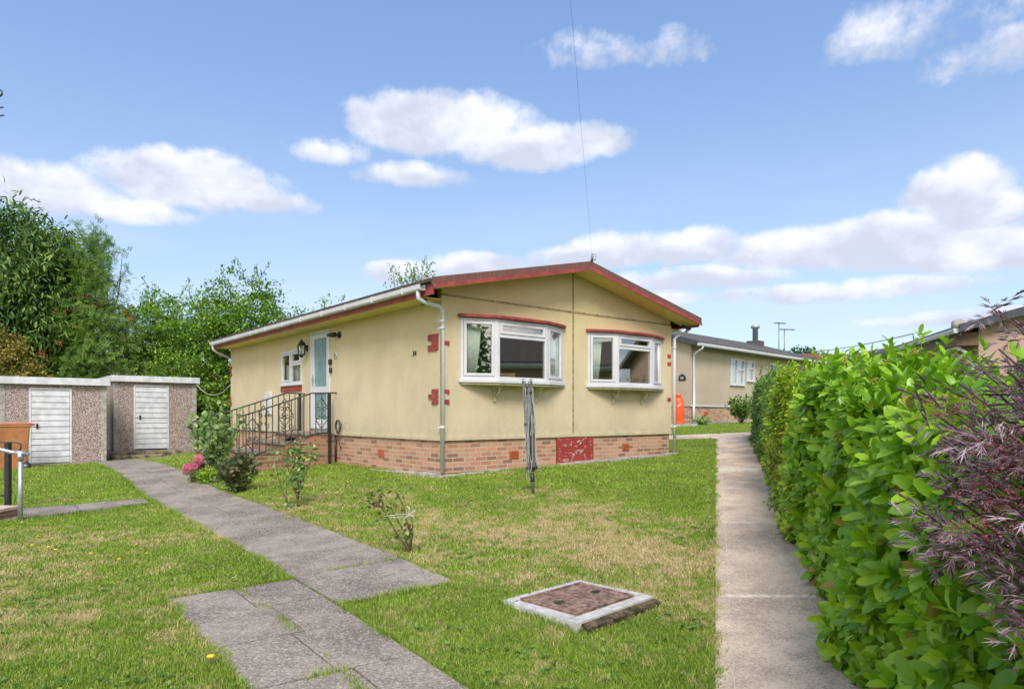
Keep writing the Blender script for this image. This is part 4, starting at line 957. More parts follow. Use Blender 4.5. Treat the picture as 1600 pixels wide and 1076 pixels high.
# ============================================================ neighbouring buildings
def bungalow(name, org, ang, Lu, Wv, base, brick, wall, rise, mats, lab, cat='bungalow', ov=.35, extras=None, gut=True, th=.12, over_end=.25):
    """origin at the front left foot; u along the front, v to the back; heights above base"""
    r_ = empty(name, (org[0], org[1], EYE+base), ang, label=lab, cat=cat)
    wallm, brm, tlm, fam = mats; E0 = brick+wall; P0 = E0+rise*1.0
    m_ = MB(); t = .12
    sl = rise/(Wv/2+ov)
    holes = (extras or {}).get('holes', [])
    cells(m_, 'front', 0, Lu, brick, E0, holes, 0, t); m_.box(0, t, t, Wv, brick, E0); m_.box(Lu-t, Lu, t, Wv, brick, E0); m_.box(t, Lu-t, Wv-t, Wv, brick, E0)
    ge = E0+sl*ov*.0
    for a, b in ((0, t), (Lu-t, Lu)): m_.prism([(0, E0), (Wv, E0), (Wv/2, E0+sl*(Wv/2))], 'x', a, b)
    m_.build('wall', wallm, r_)
    if brick > .05:
        m_ = MB(); m_.box(.03, Lu-.03, .03, Wv-.03, -.4, brick); m_.build('brick_base', brm, r_)
        m_ = MB(); m_.box(-.015, Lu+.015, -.02, .01, brick-.01, brick+.04); m_.build('drip_edge', M['white'], r_)
    m_ = MB(); e = E0-sl*ov
    m_.prism([(-ov, e+.01), (Wv/2, E0+sl*Wv/2+.01), (Wv+ov, e+.01), (Wv+ov, e+th), (Wv/2, E0+sl*Wv/2+th), (-ov, e+th)], 'x', -over_end, Lu+over_end)
    o = m_.build('roof', tlm, r_)
    # roof uv along the slope
    uv = o.data.uv_layers[0].data
    for p in o.data.polygons:
        for li, vi in zip(p.loop_indices, p.vertices): c = o.data.vertices[vi].co; uv[li].uv = (c.x, math.hypot(c.y-Wv/2, (c.z-E0)))
    for a, b in ((-over_end-.03, -over_end-.002), (Lu+over_end+.002, Lu+over_end+.03)):
        m_ = MB(); m_.prism([(-ov-.02, e-.04), (Wv/2, E0+sl*Wv/2-.05), (Wv+ov+.02, e-.04), (Wv+ov+.02, e+th+.01), (Wv/2, E0+sl*Wv/2+th+.02), (-ov-.02, e+th+.01)], 'x', a, b); m_.build('verge_board', fam, r_)
    m_ = MB(); m_.box(-over_end, Lu+over_end, -ov+.0, -ov+.02, e-.1, e+.09); m_.build('fascia', fam, r_)
    if gut:
        m_ = MB(); m_.prism([(-ov-.11, e+.0), (-ov-.09, e-.05), (-ov-.02, e-.05), (-ov, e), (-ov-.0, e+.05), (-ov-.11, e+.05)][::-1], 'x', -over_end+.05, Lu+over_end-.05); m_.build('gutter', M['white'], r_)
    return r_, E0, sl, e
def nwin(r_, u0, u1, z0, z1, split=.5, tz=.6, double=True):
    f = MB(); w_ = .055
    f.box(u0, u0+w_, -.03, .06, z0, z1); f.box(u1-w_, u1, -.03, .06, z0, z1); f.box(u0+w_, u1-w_, -.03, .06, z0, z0+w_); f.box(u0+w_, u1-w_, -.03, .06, z1-w_, z1)
    um = u0+(u1-u0)*split; zm = z0+(z1-z0)*tz
    if double: f.box(um-.03, um+.03, -.028, .06, z0+w_, z1-w_)
    f.box(um+.03 if double else u0+w_, u1-w_, -.026, .06, zm-.03, zm+.03)
    fr_ = f.build('window', M['white'], r_)
    ps = [(um+.03 if double else u0+w_, u1-w_, z0+w_, zm-.03), (um+.03 if double else u0+w_, u1-w_, zm+.03, z1-w_)]
    if double: ps.append((u0+w_, um-.03, z0+w_, z1-w_))
    for p in ps: g = MB(); g.box(p[0], p[1], .01, .02, p[2], p[3]); g.build('pane', M['glass'], fr_)
    g = MB(); g.box(u0-.04, u1+.04, -.07, .0, z0-.04, z0-.001); g.build('sill', M['whitepaint'], fr_)
    g = MB(); g.box(u0+w_, u1-w_, .10, .105, z0+w_, z0+(z1-z0)*.75); g.build('blind', M['curtain'], fr_)
NA = math.atan2(.714, .70); NK = (6.29, 23.6)
def nu(px):
    r = (px-800)/1050; return (NK[1]*r-NK[0])/(.70-.714*r)
def nz(px, py): u = nu(px); return (646-py)/1050*(NK[1]+.714*u)+.40
w1 = (nu(1141), nu(1162.5), nz(1152, 601), nz(1152, 561)); w2 = (nu(1167), nu(1178), nz(1172, 595), nz(1172, 564)); w3 = (nu(1202), nu(1215), nz(1208, 590), nz(1208, 568))
nb_, E0, sl, ee = bungalow('neighbour_bungalow', NK, NA, 11.6, 6.4, -.40, .66, 2.24, 1.05, (M['nwall'], M['brick'], M['tilegrey'], M['slatedark']), 'beige rendered bungalow with grey tiled roof beyond the yellow one', extras={'holes': [w1, w2, w3]})
nwin(nb_, *w1); nwin(nb_, *w2, double=False, tz=.62); nwin(nb_, *w3)
m_ = MB(); m_.tube([(.06, -.40, ee-.02), (.06, -.42, ee-.1), (.10, -.06, ee-.3), (.10, -.06, .72), (.02, -.09, .60), (.02, -.09, .0)], .045, 10); m_.build('downpipe', M['white'], nb_)
m_ = MB(); m_.box(nu(1101), nu(1106), -.003, .0315, nz(1103, 649), nz(1103, 643)); m_.build('air_brick', M['airbrick'], nb_)
m_ = MB(); m_.box(.03, 6.5, -.02, .029, -.05, .14); m_.build('footing', M['conc'], nb_)
m_ = MB(); tv = nu(1180); vv = 2.6
m_.box(10.45, 11.15, vv-.3, vv+.3, E0+sl*vv-.1, E0+sl*vv+.30); fb = m_.build('flue_base', M['tilegrey'], nb_)
m_ = MB(); zt = E0+sl*vv+.30; m_.lathe([(.13, 0), (.13, .62), (.21, .64), (.21, .76), (.13, .80)], (10.8, vv, zt), 16); m_.build('flue_pipe', M['galv'], fb)
m_ = MB(); m_.box(nu(1173), nu(1178), -.03, -.001, nz(1175, 556), nz(1175, 549)); m_.build('vent_cover', M['white'], nb_)
# left gable face: plaque
p = at(1066, 590, 0)
gd = (-.714, .70)
r = (1066-800)/1050; s = (NK[1]*r-NK[0])/(-.714-.70*r); zz = (646-590)/1050*(NK[1]+.70*s)+.40
m_ = MB(); m_.prism([(s-.14, zz-.10), (s+.14, zz-.10), (s+.14, zz+.02), (s+.09, zz+.09), (s, zz+.14), (s-.09, zz+.09), (s-.14, zz+.02)][::-1], 'x', -.02, -.001); pq = m_.build('number_plaque', M['dark'], nb_)
text('88', .12, M['white'], pq, (-.022, s, zz-.01), (R(90), 0, R(-90)), 'plaque_number')
# gas bottle
r = (1060-800)/1050; gp = Vector((r*22.4, 22.4)); gbz = EYE-(661.5-646)/1050*22.4
gbt = empty('gas_bottle', (gp.x, gp.y, gbz), 0, label='tall orange gas bottle standing beside the beige bungalow', cat='gas bottle')
m_ = MB(); m_.lathe([(.17, 0), (.18, .03), (.185, .08), (.185, .74), (.16, .83), (.09, .88)], n=24); m_.build('cylinder', M['orange'], gbt)
m_ = MB(); m_.lathe([(.09, .86), (.095, .99), (.08, 1.0)], n=16); m_.build('valve_guard', M['orange'], gbt)
m_ = MB(); m_.lathe([(.192, -.06), (.192, .0)], (0, 0, .06), 24); m_.build('foot_ring', M['orange'], gbt)
m_ = MB()
for k in range(5): a = -1.9+k*.13; m_.boxm(Matrix.Translation((.1865*math.cos(a), .1865*math.sin(a), .58+.02*k)) @ Matrix.Rotation(a, 4, 'Z'), .004, .02, .05)
m_.build('white_mark', M['white'], gbt)
# concrete pad under gas bottle / strip
m_ = MB(); m_.box(-.9, .55, -.35, .6, -.25, .0); m_.build('bottle_pad', M['conc'], None, loc=(gp.x, gp.y, gbz-.002), label='concrete pad under the orange gas bottle', cat='pad')
# right-hand house beside the hedge
F_ = (11.2, 18.7); aB = math.atan2(-.966, -.26)
hb, E1, sl1, e1 = bungalow('brick_bungalow', F_, aB, 4.35, 6.0, -.55, .0, 2.45, .95, (M['pwall'], M['brick'], M['tilegrey'], M['slatedark']), 'pinkish brick bungalow with dark roof behind the laurel hedge', ov=.45, extras={'holes': [(.7, 1.9, .9, 2.0)]}, over_end=.3)
nwin(hb, .7, 1.9, .9, 2.0)
m_ = MB(); m_.box(-.2, 4.4, -.44, -.02, e1-.30, e1-.02); m_.build('brown_soffit', M['brownclad'], hb)
m_ = MB(); m_.box(-.1, 4.3, -.40, -.33, e1-.40, e1-.31); m_.tube([(4.25, -.36, e1-.33), (4.25, -.08, e1-.55), (4.25, -.08, .1)], .04, 10); m_.build('downpipe', M['white'], hb)
m_ = MB(); m_.lathe([(.10, 0), (.13, .05), (.12, .16), (.06, .20)], (4.52, -.45, e1+.05), 12); m_.build('gutter_end', M['conc'], hb)
hA, *_ = bungalow('cream_bungalow', (22.6, 33), math.pi/2, 9, 5.2, .2, .0, 2.55, .72, (M['nwall'], M['brick'], M['tilegrey'], M['slatedark']), 'distant cream bungalow with low dark gable above the hedge', ov=.3)
hR, *_ = bungalow('red_roofed_bungalow', (16.2, 39.5), .12, 11, 6.6, .0, .0, 3.0, .8, (M['whitepaint'], M['brick'], M['tilered'], M['red']), 'distant white bungalow with red roof above the far hedge', extras={'holes': [(1.0, 2.1, 1.5, 2.6)]})
nwin(hR, 1.0, 2.1, 1.5, 2.6)
hC, *_ = bungalow('bungalow', (10.9, 10.4), aB, 10.5, 6.0, -1.1, .5, 2.3, 1.2, (M['pwall'], M['brick'], M['tiles'], M['white']), 'brown roofed bungalow across the hedge, mirrored in the bay windows', ov=.4, extras={'holes': [(2, 3.6, 1.4, 2.5), (6, 7.6, 1.4, 2.5)]})
nwin(hC, 2, 3.6, 1.4, 2.5); nwin(hC, 6, 7.6, 1.4, 2.5)
hT, *_ = bungalow('tiled_outbuilding', (-22.5, 30), .25, 12, 5, -1.2, .0, 2.6, 1.25, (M['pwall'], M['brick'], M['tilepink'], M['whitepaint']), 'low building with old pink tiles behind the two sheds', cat='outbuilding')
# aerials, wires
def aerial(px, ytop, ybot, y, n_el, lab, hx):
    p = at(px, ybot, y); h = (ybot-ytop)/1050*y
    r_ = empty('television_aerial', p, 0, label=lab, cat='aerial', group='television aerials on the beige bungalow')
    m_ = MB(); m_.tube([(0, 0, -.9), (0, 0, h)], .022, 6); m_.build('mast', M['alu'], r_)
    m_ = MB(); m_.tube([(-.25, 0, h-.02), (hx, -.1, h-.12)], .014, 5)
    for i in range(n_el): t = -.2+i*(hx+.15)/(n_el-1); m_.tube([(t, -.28, h-.06), (t, .2, h-.06)], .009, 4)
    m_.build('antenna', M['alu'], r_)
aerial(1217, 503, 543, 33.5, 7, 'taller thin aerial on a grey mast above the roof', .32); aerial(1225.5, 513, 546, 34, 9, 'lower aerial pointing right beside the taller mast', .5)
def wire(pts, r, lab, name='overhead_cable'):
    c = Vector(pts[0]); m_ = MB(); m_.tube([Vector(p)-c for p in pts], r, 5); return m_.build(name, M['dark'], None, loc=c, label=lab, cat='cable')
rx, ry_ = hd(2.9, -.44)
a = Vector((rx, ry_, hz0+RZ+th+.04)); k = Vector((-1.9, -10, 7.65))
pts = [a+Vector((.0, 0, 0)), a+Vector((.02, -.02, .16))]+[(a+Vector((.02, -.02, .2))).lerp(k, i/12)-Vector((0, 0, .25*4*(i/12)*(1-i/12)*.3)) for i in range(13)]
wire(pts, .0012, 'thin overhead cable rising from the ridge of the yellow bungalow')
m_ = MB(); m_.tube([(0, 0, 0), (0, -.02, .14)], .02, 6); m_.tube([(-.05, 0, .02), (.09, 0, .05), (.12, .02, .16)], .008, 5); m_.build('cable_bracket', M['alu'], HOUSE, loc=(2.92, -.46, RZ+th+.02))
pa, pb_ = at(1205, 549, 40), at(1428, 521, 19.5)
wire([pa.lerp(pb_, i/10)-Vector((0, 0, .25*4*(i/10)*(1-i/10))) for i in range(11)], .014, 'thin cable running level to the brick bungalow above the hedge')
# telegraph pole carrying the cable, behind the viewpoint
r_ = empty('telegraph_pole', (-1.9, -10, EYE-1.5), 0, label='wooden telegraph pole behind the viewpoint', cat='pole')
m_ = MB(); m_.tube([(0, 0, -.3), (0, 0, 8.0)], [.14, .10], 12); m_.build('post', M['bark'], r_)
# street lamp poking into the frame at the left edge
p = at(-1, 147, 22); r_ = empty('street_lamp', (p.x-.35, p.y, EYE-1.2), 0, label='top of a dark lamp post with brackets at the left edge of the sky', cat='street lamp')
hh = p.z-(EYE-1.2)
m_ = MB(); m_.tube([(0, 0, 0), (0, 0, hh-.1)], [.07, .045], 10); m_.build('post', M['dark'], r_)
m_ = MB(); m_.tube([(0, 0, hh-.12), (.12, 0, hh-.16), (.3, 0, hh-.12), (.44, 0, hh-.02), (.42, 0, hh+.11), (.28, 0, hh+.14)], .03, 8); m_.build('lamp_hood', M['dark'], r_)
m_ = MB(); m_.bar((0, 0, hh-.46), (.48, 0, hh-.44), .03, .04); m_.bar((0, 0, hh-.74), (.5, 0, hh-.70), .03, .04); m_.build('bracket', M['dark'], r_)
# ============================================================ plants
def rdir(n, bias=(0, 0, 0), k=1.0):
    return norm(RNG.normal(size=(n, 3))*k+np.array(bias))
DIA = ([(0, 0, 0), (.5, .42, .10), (0, 1, -.06), (-.5, .42, .10)], [], [(0, 1, 2), (0, 2, 3)])
def leafT(w=.38, fold=.06, droop=.12):
    V = [(0, 0, 0)]
    for t, ww in ((.22, .78), (.55, 1.0), (.84, .70)):
        z = -droop*t*t
        V += [(-w/2*ww, t, z+fold*ww), (0, t, z), (w/2*ww, t, z+fold*ww)]
    V.append((0, 1, -droop))
    Q = [(1, 4, 5, 2), (2, 5, 6, 3), (4, 7, 8, 5), (5, 8, 9, 6)]
    T_ = [(0, 1, 2), (0, 2, 3), (7, 10, 8), (8, 10, 9)]
    return V, Q, T_
LAU = leafT(.45, .06, .16)
OVAL = ([(0, 0, 0), (-.26, .35, .06), (.26, .35, .06), (-.2, .75, .03), (.2, .75, .03), (0, 1, -.08), (0, .5, 0)], [], [(0, 6, 1), (0, 2, 6), (1, 6, 3), (2, 4, 6), (3, 6, 5), (4, 5, 6)])
def rosettes(P, AX, n, S, T_, spread=(.35, 1.35), jit=.25, updroop=.0):
    """n leaves spiralling about each shoot point P with axis AX and leaf size S"""
    m_ = len(P); AX = norm(AX); ref = norm(np.cross(AX, RNG.normal(size=(m_, 3)))); bi = np.cross(AX, ref)
    items = []
    ph = RNG.uniform(0, 6.28, m_)
    for i in range(n):
        a = ph+i*2.4; tl = spread[0]+(spread[1]-spread[0])*(1-i/n)+RNG.normal(size=m_)*.15
        rad = ref*np.cos(a)[:, None]+bi*np.sin(a)[:, None]
        Y = AX*np.cos(tl)[:, None]+rad*np.sin(tl)[:, None]+np.array([0, 0, updroop])+RNG.normal(size=(m_, 3))*jit*.5
        Z = AX*np.sin(tl)[:, None]-rad*np.cos(tl)[:, None]+np.array([0, 0, .3])+RNG.normal(size=(m_, 3))*jit
        s = S*RNG.uniform(.5, 1.22, m_)
        items.append(scatter(*T_, P+AX*(S*.55*(i/n-.5))[:, None] if np.ndim(S) else P+AX*(S*.55*(i/n-.5)), Y, Z, s))
    return cat_mesh(items)
def limb(mb, a, b, r0, r1, n=5, wob=.1):
    a, b = Vector(a), Vector(b); L_ = (b-a).length; pts = []
    for i in range(n+1):
        t = i/n; p = a.lerp(b, t)
        if 0 < i < n: p += Vector([random.uniform(-1, 1)*wob*L_ for _ in range(3)])
        pts.append(p)
    mb.tube(pts, [r0+(r1-r0)*i/n for i in range(n+1)], 6)
def tree(name, base, blobs, ncl, per, crad, lsize, lmat, label, group=None, trunks=((0, 0),), tr=.16, shoots=0, shoot_h=.8, flat=.7, tmpl=None, droop=-.2, nl=24, hollow=.45, extra=None, fork=.35, cat='tree', bark=None, aspect=.5):
    base = Vector(base); r_ = empty(name, base, 0, label=label, cat=cat, group=group)
    bl = np.array(blobs, float); vol = bl[:, 3]*bl[:, 4]*bl[:, 5]; pick = RNG.choice(len(bl), ncl, p=vol**.75/(vol**.75).sum())
    d = rdir(ncl); rr = hollow+(1-hollow)*RNG.uniform(0, 1, ncl)**.6
    C = bl[pick, :3]+d*rr[:, None]*bl[pick, 3:6]*RNG.uniform(.82, 1.08, (ncl, 1))
    C = C[C[:, 2] > .1]; ncl = len(C)
    cs = crad*RNG.uniform(.6, 1.3, ncl)
    k = RNG.poisson(per*(cs/crad)**2, ncl); idx = np.repeat(np.arange(ncl), k)
    off = RNG.normal(size=(len(idx), 3))*.5; off[:, 2] *= flat
    P = C[idx]+off*cs[idx, None]
    outw = norm(C[idx]-bl[pick[:1], :3])
    Y = norm(outw*.5+RNG.normal(size=(len(P), 3))*.6+np.array([0, 0, droop])); Z = norm(np.array([0, 0, 1.])+RNG.normal(size=(len(P), 3))*.45+outw*.3)
    items = []
    tm = tmpl or DIA; S = lsize*RNG.uniform(.6, 1.25, len(P)); S3 = np.c_[S*aspect*2 if tm is DIA else S, S, S]
    items.append(scatter(*tm, P, Y, Z, S3))
    # shoots sticking out of the top
    sm = MB()
    if shoots:
        tops = C[np.argsort(-(C[:, 2]+RNG.normal(size=ncl)*.6*bl[0, 5]))[:shoots]]
        for c in tops:
            h = shoot_h*random.uniform(.4, 1.3); q = c+np.array([random.gauss(0, .3), random.gauss(0, .3), 1])*h
            sm.tube([tuple(c), tuple((c+q)/2+RNG.normal(size=3)*.04), tuple(q)], [.012, .008, .004], 4, False)
            n_ = int(10+h*26); t = RNG.uniform(0, 1, n_)[:, None]; pp = c*(1-t)+q*t+RNG.normal(size=(n_, 3))*.06*(1.3-t)
            s_ = lsize*RNG.uniform(.5, 1., n_); items.append(scatter(*tm, pp, rdir(n_, (0, 0, .3)), rdir(n_, (0, 0, 1)), np.c_[s_*aspect*2 if tm is DIA else s_, s_, s_]))
    V, Q, T_ = cat_mesh(items)
    fo = np_mesh('foliage', V, Q, T_, lmat, r_)
    tb = MB(); top = bl[:, 2].max(); cen = bl[:, :3].mean(0)
    for (dx, dy) in trunks:
        limb(tb, (dx, dy, -.2), (dx*2+cen[0]*.3, dy*2+cen[1]*.3, cen[2]*.55), tr, tr*.7, 4, .02)
        limb(tb, (dx*2+cen[0]*.3, dy*2+cen[1]*.3, cen[2]*.55), (cen[0]+dx*3, cen[1]+dy*2, bl[:, 2].max()+bl[:, 5].max()*.15), tr*.7, tr*.15, 6, .03)
    tb.build('trunk', bark or M['bark'], r_)
    lb = MB()
    for i in RNG.choice(ncl, min(nl, ncl), replace=False):
        dx, dy = random.choice(trunks); z0 = max(.5, min(cen[2]*fork+random.uniform(0, 1)*cen[2]*.9, C[i, 2]-.2)); f = z0/max(cen[2], .1)
        limb(lb, (dx*2+cen[0]*.3*min(f*1.8, 1), dy*2+cen[1]*.3*min(f*1.8, 1), z0), C[i], tr*.28, .012, 5, .05)
    lb.build('limbs', bark or M['bark'], r_)
    if shoots: sm.build('twigs', bark or M['bark'], r_)
    return r_, fo
def gp_(x, y): return (x, y, float(gz(x, y)))
EMPT = np.zeros((0, 3))
# big dark tree at the left
LONG = leafT(.26, .04, .25)
tree('chestnut_tree', gp_(-18.0, 24), [(0, 0, 5.3, 2.9, 2.6, 3.4), (1.0, -.3, 5.0, 2.1, 2.2, 2.6), (-1.5, 0, 4.6, 2.6, 2.4, 3.0), (1.1, -.2, 2.4, 1.5, 1.6, 1.6)], 1300, 60, .44, .24, M['treedark'],
     'tall dense dark green tree at the left edge behind the sheds', tmpl=LONG, tr=.26, flat=.75, nl=40, hollow=.55, droop=-.5, shoots=30, shoot_h=.35)
# brownish climber-like bush over the left shed
tree('climbing_shrub', gp_(-16.3, 21.6), [(0, 0, 1.7, 1.55, 1.0, 1.75), (-1.6, .2, 2.0, 1.5, 1.1, 1.9), (-.6, 0, 3.1, 1.1, .9, 1.0)], 420, 60, .28, .075, M['brownleaf'],
     'brownish green tangled shrub rising behind the left shed', cat='shrub', tr=.06, nl=30, shoots=35, shoot_h=.45, hollow=.6)
# rowan
def rowan_leafT():
    V = []; T_ = []
    for i in range(6):
        t = .12+.15*i
        for s in (-1, 1):
            o = len(V); V += [(0, t, 0), (s*.10, t+.10, .02), (s*.26, t+.12, -.03), (s*.14, t+.02, .01)]; T_ += [(o, o+1, o+2), (o, o+2, o+3)]
    return V, [], T_
tree('rowan_tree', gp_(-14.6, 23.4), [(-.1, 0, 4.4, 1.4, 1.2, 2.3), (1.2, 0, 3.6, 1.5, 1.2, 1.5), (.1, 0, 6.3, .75, .8, 1.3), (-.1, 0, 2.9, 1.2, 1.2, 1.1)], 300, 15, .42, .28, M['rowan'],
     'airy rowan tree with several thin trunks between the sheds', tmpl=rowan_leafT(), trunks=((0, 0), (.12, .05), (-.13, .03), (.26, -.02)), tr=.06, shoots=40, shoot_h=.75, nl=46, hollow=.2)
rw = bpy.data.objects['rowan_tree']
m_ = MB()
for i in range(16):
    c = Vector((random.uniform(-1.2, 1.9), random.uniform(-1.4, 0), random.uniform(2.6, 5.2)))
    for j in range(12): q = c+Vector([random.gauss(0, .06) for _ in range(3)]); m_.lathe([(.001, -.02), (.018, -.008), (.018, .008), (.001, .02)], tuple(q), 5)
m_.build('berries', M['airbrick'], rw)
# beech group behind the bungalow
BE = OVAL
def beech(x, y, blobs, ncl, lab, sh, per=38):
    tree('beech_tree', gp_(x, y), blobs, ncl, per, .38, .115, M['beech'], lab, 'beech trees behind the bungalow', tmpl=BE, trunks=((0, 0), (.15, .1)), tr=.10, shoots=sh, shoot_h=.7, flat=.42, nl=44, hollow=.35, droop=-.15)
beech(-12.6, 24.5, [(0, 0, 2.2, 2.4, 1.6, 2.2), (-.4, 0, 3.9, 1.6, 1.3, 1.8), (.9, 0, 3.4, 1.5, 1.3, 2.0), (-1.6, 0, 1.4, 1.5, 1.3, 1.2)], 520, 'bright green beech behind the sheds, left of the two beeches', 36, 46)
beech(-9.7, 23.6, [(0, 0, 2.4, 2.0, 1.6, 2.5), (.5, 0, 4.2, 1.6, 1.3, 1.9), (-.9, 0, 4.0, 1.3, 1.2, 1.5), (-1.6, -.8, 1.6, 1.4, 1.2, 1.7), (-1.0, -1.0, 1.0, 1.6, 1.2, 1.3)], 640, 'darker beech reaching down behind the corner of the yellow bungalow', 48, 52)
# tree whose top shows above the roof, and low ones
tree('thin_tree', gp_(-3.75, 25.2), [(0, 0, 4.85, .9, .8, 1.0)], 50, 14, .3, .11, M['beech'], 'thin tree whose twiggy top shows above the yellow bungalow roof', tmpl=BE, tr=.09, shoots=20, shoot_h=1.2, nl=20)
tree('low_tree', gp_(-6.8, 26), [(0, 0, 3.2, 2.6, 1.2, 2.0)], 160, 24, .4, .12, M['beech'], 'low leafy tree just above the gutter line of the bungalow', tmpl=BE, tr=.10, shoots=10, shoot_h=.4, nl=20)
tree('dark_shrub', gp_(-15.5, 22.6), [(.6, 0, 1.0, 1.6, .8, 1.35), (-1.0, 0, 1.1, 1.2, .8, 1.2)], 160, 40, .3, .10, M['treedark'], 'dark leafy shrub standing directly behind the two sheds', cat='shrub', tr=.05, tmpl=BE, nl=14)
tree('evergreen_hedge', gp_(-10.6, 26.6), [(-3, 0, 1.2, 3.2, .8, 1.6), (2.5, 0, 1.3, 3.4, .8, 1.7), (7, 0, 1.3, 3.4, .8, 1.7), (-9, 0, 1.3, 4, .8, 1.7)], 700, 40, .45, .13, M['treedark'], 'dark tall hedge closing the gap behind the bungalow and sheds', cat='hedge', tr=.06, nl=10)
# distant small tree over the red roof
tree('distant_tree', (24.5, 56, EYE-.3), [(0, 0, 4.2, 2.0, 1.6, 1.6)], 130, 30, .5, .22, M['treedark'], 'small rounded tree far behind the red roof', tr=.15, nl=10)
for x, y, h, wh in ((-9, -9, 3.4, 'left'), (7.6, -4.2, 3.6, 'right')):
    tree('garden_tree', gp_(x, y), [(0, 0, h, 2.6, 2.4, h*.8)], 330, 34, .5, .22, M['rowan'], 'leafy garden tree behind the viewpoint to the '+wh+', mirrored in the windows', 'garden trees behind the viewpoint', tr=.14, nl=8)
# ============================================================ hedges
def hedge(name, y0, y1, face, thick, H0, spacing, n, S, T_, mat, label, y_end=False, spread=(.5, 1.45), upb=.55, wob=.10, topshoots=0, layers=2, cmat=None, parts=()):
    org = Vector((X0((y0+y1)/2)+face+thick/2, (y0+y1)/2, 0)); org.z = float(gz(org.x, org.y)); r_ = empty(name, org, 0, label=label, cat='hedge')
    def hsc(y): return np.interp(y, [1.5, 2.4, 5.0], [.79, .83, .94])
    def surf(s, t):   # s along y, t over the section: 0 foot of path side .. 1 foot of far side
        y = y0+(y1-y0)*s; per = H0+thick+H0*.7
        a = t*per; Z = np.clip(a, 0, H0); side = a < H0; topm = (a >= H0) & (a < H0+thick)
        x = np.where(side, 0, np.where(topm, a-H0, thick)); z = np.where(side, a, np.where(topm, H0, H0-(a-H0-thick)))
        rnd = .16; 
        nx_ = np.where(side, -1., np.where(topm, 0, 1.)); nz_ = np.where(topm, 1., 0.)
        # rounded shoulder
        sh = np.exp(-((a-H0)/.16)**2); nx_ = nx_-sh*.7*topm; nz_ = nz_+sh*.7*side; z = z-sh*.07; x = x+sh*.06*side
        w_ = wob*(np.sin(y*2.1+z*1.7)+.7*np.sin(y*4.7+z*3.9+1)+.5*np.sin(y*8.9-z*6.1))
        belly = .06*np.sin(np.clip(z/H0, 0, 1)*3.1)+.07*np.exp(-(z/.35)**2)
        x = x+nx_*w_*.6+nx_*belly; z = z+nz_*w_*.5
        wx = X0(y)+face+x; N_ = np.stack([nx_*.957, -nx_*-.29*1.0, nz_], -1)
        return np.stack([wx, y, gz(wx, y)+z*hsc(y)+.02], -1), N_
    ns, nt = int((y1-y0)/.15)+2, 36
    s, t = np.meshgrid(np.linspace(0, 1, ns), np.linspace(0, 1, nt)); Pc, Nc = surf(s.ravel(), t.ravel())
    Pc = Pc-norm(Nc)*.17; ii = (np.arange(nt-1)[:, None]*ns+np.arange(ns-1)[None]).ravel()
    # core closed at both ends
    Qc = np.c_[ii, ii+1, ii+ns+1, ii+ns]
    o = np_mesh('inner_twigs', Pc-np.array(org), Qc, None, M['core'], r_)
    items = []
    for l in range(layers):
        m_ = int(n/layers); s = RNG.uniform(0, 1, m_); t = RNG.uniform(0, 1, m_)**1.25*.93
        P, N_ = surf(s, t); P = P-norm(N_)*(.04+.07*l*RNG.uniform(.5, 1.4, (m_, 1)))+RNG.normal(size=(m_, 3))*.03
        ax = norm(N_+np.array([0, 0, upb])+RNG.normal(size=(m_, 3))*.4)
        items.append(rosettes(P, ax, spacing, S, T_, spread))
    # end faces
    for ye, sg in ((y0, -1), (y1, 1)):
        m_ = int(n*.10); xx = RNG.uniform(0, thick, m_); zz = RNG.uniform(.05, H0, m_); wx = X0(ye)+face+xx
        P = np.stack([wx, np.full(m_, ye)+RNG.normal(size=m_)*.05, gz(wx, np.full(m_, ye))+zz*hsc(ye)], -1); items.append(rosettes(P, norm(np.array([0, sg, upb])+RNG.normal(size=(m_, 3))*.4), spacing, S, T_, spread))
    if topshoots:
        s = RNG.uniform(0, 1, topshoots); t = (H0+RNG.uniform(-.15, thick*.8, topshoots))/(H0*1.7+thick); P, N_ = surf(s, t)
        h = RNG.uniform(.04, .20, topshoots)
        for k in range(3): items.append(rosettes(P+np.stack([RNG.normal(size=topshoots)*.02, RNG.normal(size=topshoots)*.02, h*(k+.6)/2], -1), norm(np.array([0, 0, 1.])+RNG.normal(size=(topshoots, 3))*.2), 5, S*.85, T_, (.25, 1.0)))
    V, Q, T2 = cat_mesh(items)
    f = np_mesh('foliage', V-np.array(org), Q, T2, mat, r_, smooth=True)
    sb_ = MB(); y = y0+.1
    while y < y1:
        bx_ = X0(y)+face+random.uniform(.32, .6); b = Vector((bx_, y, float(gz(bx_, y))-.05))-org
        for k in range(3): limb(sb_, b, b+Vector((random.uniform(-.3, .3), random.uniform(-.2, .2), H0*random.uniform(.7, .95))), .014, .005, 4, .05)
        y += .35
    sb_.build('stems', M['bark'], r_)
    return r_
hedge('laurel_hedge', 1.45, 6.15, .87, 1.15, 1.70, 7, 3900, .108, LAU, M['laurel'], 'big glossy laurel hedge with large bright leaves at the right', topshoots=90)
hedge('privet_hedge', 6.15, 9.2, .86, 1.1, 1.60, 7, 3000, .085, LAU, M['privet'], 'yellow green middle part of the hedge beside the concrete path', topshoots=110, upb=.9)
hedge('laurel_hedge', 9.2, 15.8, .98, 1.1, 1.47, 6, 5600, .075, LAU, M['privetdark'], 'far darker end of the hedge, close to the path bend', topshoots=160, wob=.08)
